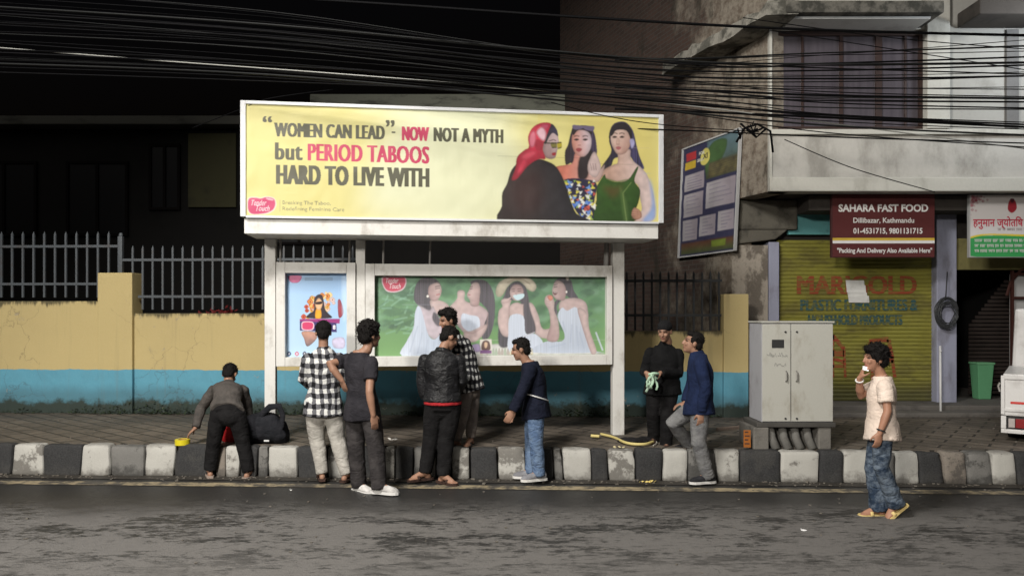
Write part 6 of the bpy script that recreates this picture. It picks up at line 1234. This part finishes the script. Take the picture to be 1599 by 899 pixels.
# yellow tape roll on the kerb
b = W(285, 692, 8.04); b.z = PZ+.007; t = thing('tape_roll', 'roll of bright yellow tape lying on the kerb under the reaching hand', 'tape roll', tuple(b)); m = Mesh()
def annulus(mb, c, r0, r1, h, n=28):
    vs = []; fs = []
    for k in range(n):
        a = 2*math.pi*k/n; cx, sy = math.cos(a), math.sin(a)
        vs += [c+Vector((r0*cx, r0*sy, 0)), c+Vector((r1*cx, r1*sy, 0)), c+Vector((r1*cx, r1*sy, h)), c+Vector((r0*cx, r0*sy, h))]
    for k in range(n):
        a, e = 4*k, 4*((k+1) % n); fs += [(a, a+1, e+1, e), (a+1, a+2, e+2, e+1), (a+2, a+3, e+3, e+2), (a+3, a, e, e+3)]
    mb.add(vs, fs)
annulus(m, b, .048, .078, .058); obj('tape', m, flat('yellow_tape', (.62, .52, .02), .35), t); m = Mesh(); annulus(m, b+Vector((0, 0, .001)), .042, .047, .055); obj('core', m, flat('card_core', (.4, .2, .06)), t)
# red bag behind the bending person's legs
b = W(363, 700, 8.28); b.z = PZ; t = thing('cloth_bag', 'red cloth bag on the kerb between the legs of the bending person', 'bag', tuple(b)); m = Mesh()
m.loft([(b+Vector((0, 0, 0)), (.10, 0, 0), (0, .07, 0)), (b+Vector((0, 0, .05)), (.125, 0, 0), (0, .09, 0)), (b+Vector((.0, 0, .16)), (.11, 0, 0), (0, .08, 0)), (b+Vector((.01, 0, .25)), (.07, 0, 0), (0, .055, 0)), (b+Vector((.015, 0, .31)), (.03, 0, 0), (0, .03, 0))], 0, 16)
fuse('bag_body', m, .010, 2, cloth('red_cloth', (.42, .018, .02), (.30, .012, .014)), t, (0,0,0), folds(.010, 8, 8, 3)); m = Mesh(); m.tube([b+Vector((-.02, 0, .29)), b+Vector((.0, .01, .36)), b+Vector((.05, .01, .36)), b+Vector((.05, 0, .28))], .010, 6); obj('handle', m, cloth('red_strap', (.3, .015, .016)), t, True)
# backpack
b = W(418, 692, 8.13); b.z = PZ; t = thing('backpack', 'black backpack lying on the pavement with its shoulder strap standing up', 'backpack', tuple(b)); BKP = cloth('black_nylon', (.012, .013, .016), (.02, .02, .024)); m = Mesh()
m.loft([(b+Vector((-.32, .04, .11)), (0, .07, 0), (0, 0, .08)), (b+Vector((-.28, .04, .14)), (0, .13, 0), (0, 0, .14)), (b+Vector((-.1, .05, .17)), (0, .16, 0), (0, 0, .17)), (b+Vector((.06, .05, .165)), (0, .15, 0), (0, 0, .165)), (b+Vector((.16, .05, .12)), (0, .12, 0), (0, 0, .12)), (b+Vector((.20, .05, .08)), (0, .08, 0), (0, 0, .07))], 0, 18)
fuse('pack_body', m, .010, 2, BKP, t, (0,0,0), folds(.012, 7, 9, 8))
m = Mesh(); m.tube([b+Vector((-.10, -.03, .24)), b+Vector((-.04, -.04, .34)), b+Vector((.04, -.05, .41)), b+Vector((.14, -.05, .42)), b+Vector((.18, -.05, .33)), b+Vector((.175, -.05, .2)), b+Vector((.13, -.05, .10)), b+Vector((.06, -.05, .06))], [.03, .036, .038, .036, .03, .024, .022, .02], 9, flat=.6); obj('shoulder_strap', m, BKP, t, True)
m = Mesh(); m.ell(b+Vector((-.25, -.06, .15)), (.085, 0, 0), (0, .05, 0), (0, 0, .09)); obj('pocket', m, cloth('grey_mesh', (.035, .035, .04)), t, True)
m = Mesh(); m.box(b+Vector((.0, -.125, .045)), b+Vector((.055, -.115, .062))); obj('label_tab', m, flat('white_tab', (.6, .6, .6)), t)
# loose yellow tubing and scraps
def hose(label, pts, rad, mat):
    P = [W(*p) for p in pts]
    for p in P: p.z = PZ+.012+rad
    b = P[0].copy(); m = Mesh(); out = []
    for i in range(len(P)-1):
        p0, p1, p2, p3_ = P[max(i-1, 0)], P[i], P[i+1], P[min(i+2, len(P)-1)]
        for k in range(6):
            t = k/6; out.append(.5*((2*p1)+(p2-p0)*t+(2*p0-5*p1+4*p2-p3_)*t*t+(3*p1-p0-3*p2+p3_)*t**3))
    out.append(P[-1]); m.tube(out, rad, 7); o = obj('yellow_strip', m, mat, None, True, base=tuple(b)); tag(o, label, 'plastic strip', 'loose yellow strips on the pavement'); return o
YP = flat('yellow_plastic', (.60, .50, .20), .5)
gd = lambda py: (PZ and (CZ-PZ)*F/(py-HY))
hose('long curved pale yellow plastic strip lying across the kerb near the hoarding leg', [(938, 681, gd(681)), (958, 686, gd(686)), (975, 694, gd(694)), (990, 698, gd(697)), (1008, 697, gd(697)), (1020, 693, gd(693))], .016, YP)
hose('short pale yellow plastic strip left of the long curved one', [(923, 684, gd(684)), (936, 685, gd(685))], .018, YP)
hose('thin pale wire curled on the kerb by the black shoes', [(1020, 699, gd(698)), (1026, 693, gd(693)), (1018, 690, gd(690)), (1006, 690, gd(690))], .006, flat('pale_thin_wire', (.45, .43, .38)))
def scraps(label, px, py, d, z, n, col, size, seed):
    r = random.Random(seed); b = W(px, py, d); b.z = z; m = Mesh()
    for i in range(n):
        c = b+Vector((r.gauss(0, size*1.1), r.gauss(0, size*.5), r.uniform(.006, size*.4))); a = r.uniform(0, 6.28); u = Vector((math.cos(a), math.sin(a), r.uniform(-.4, .4)))*size*r.uniform(.4, .9); v = u.orthogonal().normalized()*size*r.uniform(.2, .4)
        vs = [c-u, c-u*.2+v, c+u, c+u*.1-v]
        for k in range(4): vs[k].z = max(vs[k].z, z+.004)
        m.prism(vs, (0, 0, .004))
    o = obj('scrap', m, flat('scrap_'+str(seed), col, .6), None, base=tuple(b)); tag(o, label, 'litter', 'scraps of litter'); return o
scraps('crumpled bright yellow scraps in the gutter at the kerb foot', 1012, 751, 7.62, .008, 9, (.70, .55, .18), .035, 1)
scraps('small yellow scrap on the kerb edge below the curved strip', 962, 700, 7.83, PZ+.008, 4, (.55, .48, .28), .03, 2)
scraps('flat white paper scrap on the dark road in front of the walking person', 1252, 829, 1.75*F/(829-HY), .002, 2, (.7, .7, .7), .03, 3)
scraps('small white scrap on the road left of the white sneakers', 453, 766, 7.3, .002, 2, (.5, .5, .48), .025, 4)
scraps('pale plastic scrap on the pavement behind the white sneakers', 626, 686, gd(688), PZ+.004, 3, (.5, .48, .45), .05, 5)
# dark cloth / dirt heap and boards by the capped person
m = Mesh(); b = W(990, 690, gd(690)); b.z = PZ; m.ell(b+Vector((0, 0, .02)), (.20, 0, 0), (0, .09, 0), (0, 0, .03)); m.ell(b+Vector((.15, .03, .02)), (.12, 0, 0), (0, .08, 0), (0, 0, .035)); 
o = fuse('dark_cloth', m, .010, 1, cloth('dark_rag', (.018, .017, .018)), None, tuple(b), folds(.010, 9, 20, 2)); tag(o, 'crumpled dark cloth lying on the pavement beside the black shoes', 'cloth')
m = Mesh(); b = W(1118, 668, gd(668)); b.z = PZ
m.hexa([b+Vector(v) for v in ((-.02, -.2, .0), (.62, .12, .0), (.60, .18, .0), (-.04, -.14, .0))], [b+Vector(v) for v in ((-.02, -.2, .03), (.62, .12, .03), (.60, .18, .03), (-.04, -.14, .03))], 0, .004)
o = obj('wooden_plank', m, grime('pale_wood', (.26, .20, .16), None, .5, 6), None, base=tuple(b)); tag(o, 'pale wooden plank lying on the pavement behind the navy shirted person', 'plank')
m = Mesh(); p0 = W(1116, 640, 8.3); m.tube([p0+Vector((0,0,.07)), p0+Vector((-.01, 0, .02)), p0+Vector((.0, 0, -.05)), p0+Vector((-.02, 0, -.10))], .013, 7, flat=.5)
o = obj('yellow_tape_end', m, YP, None, True, base=tuple(p0)) if False else None
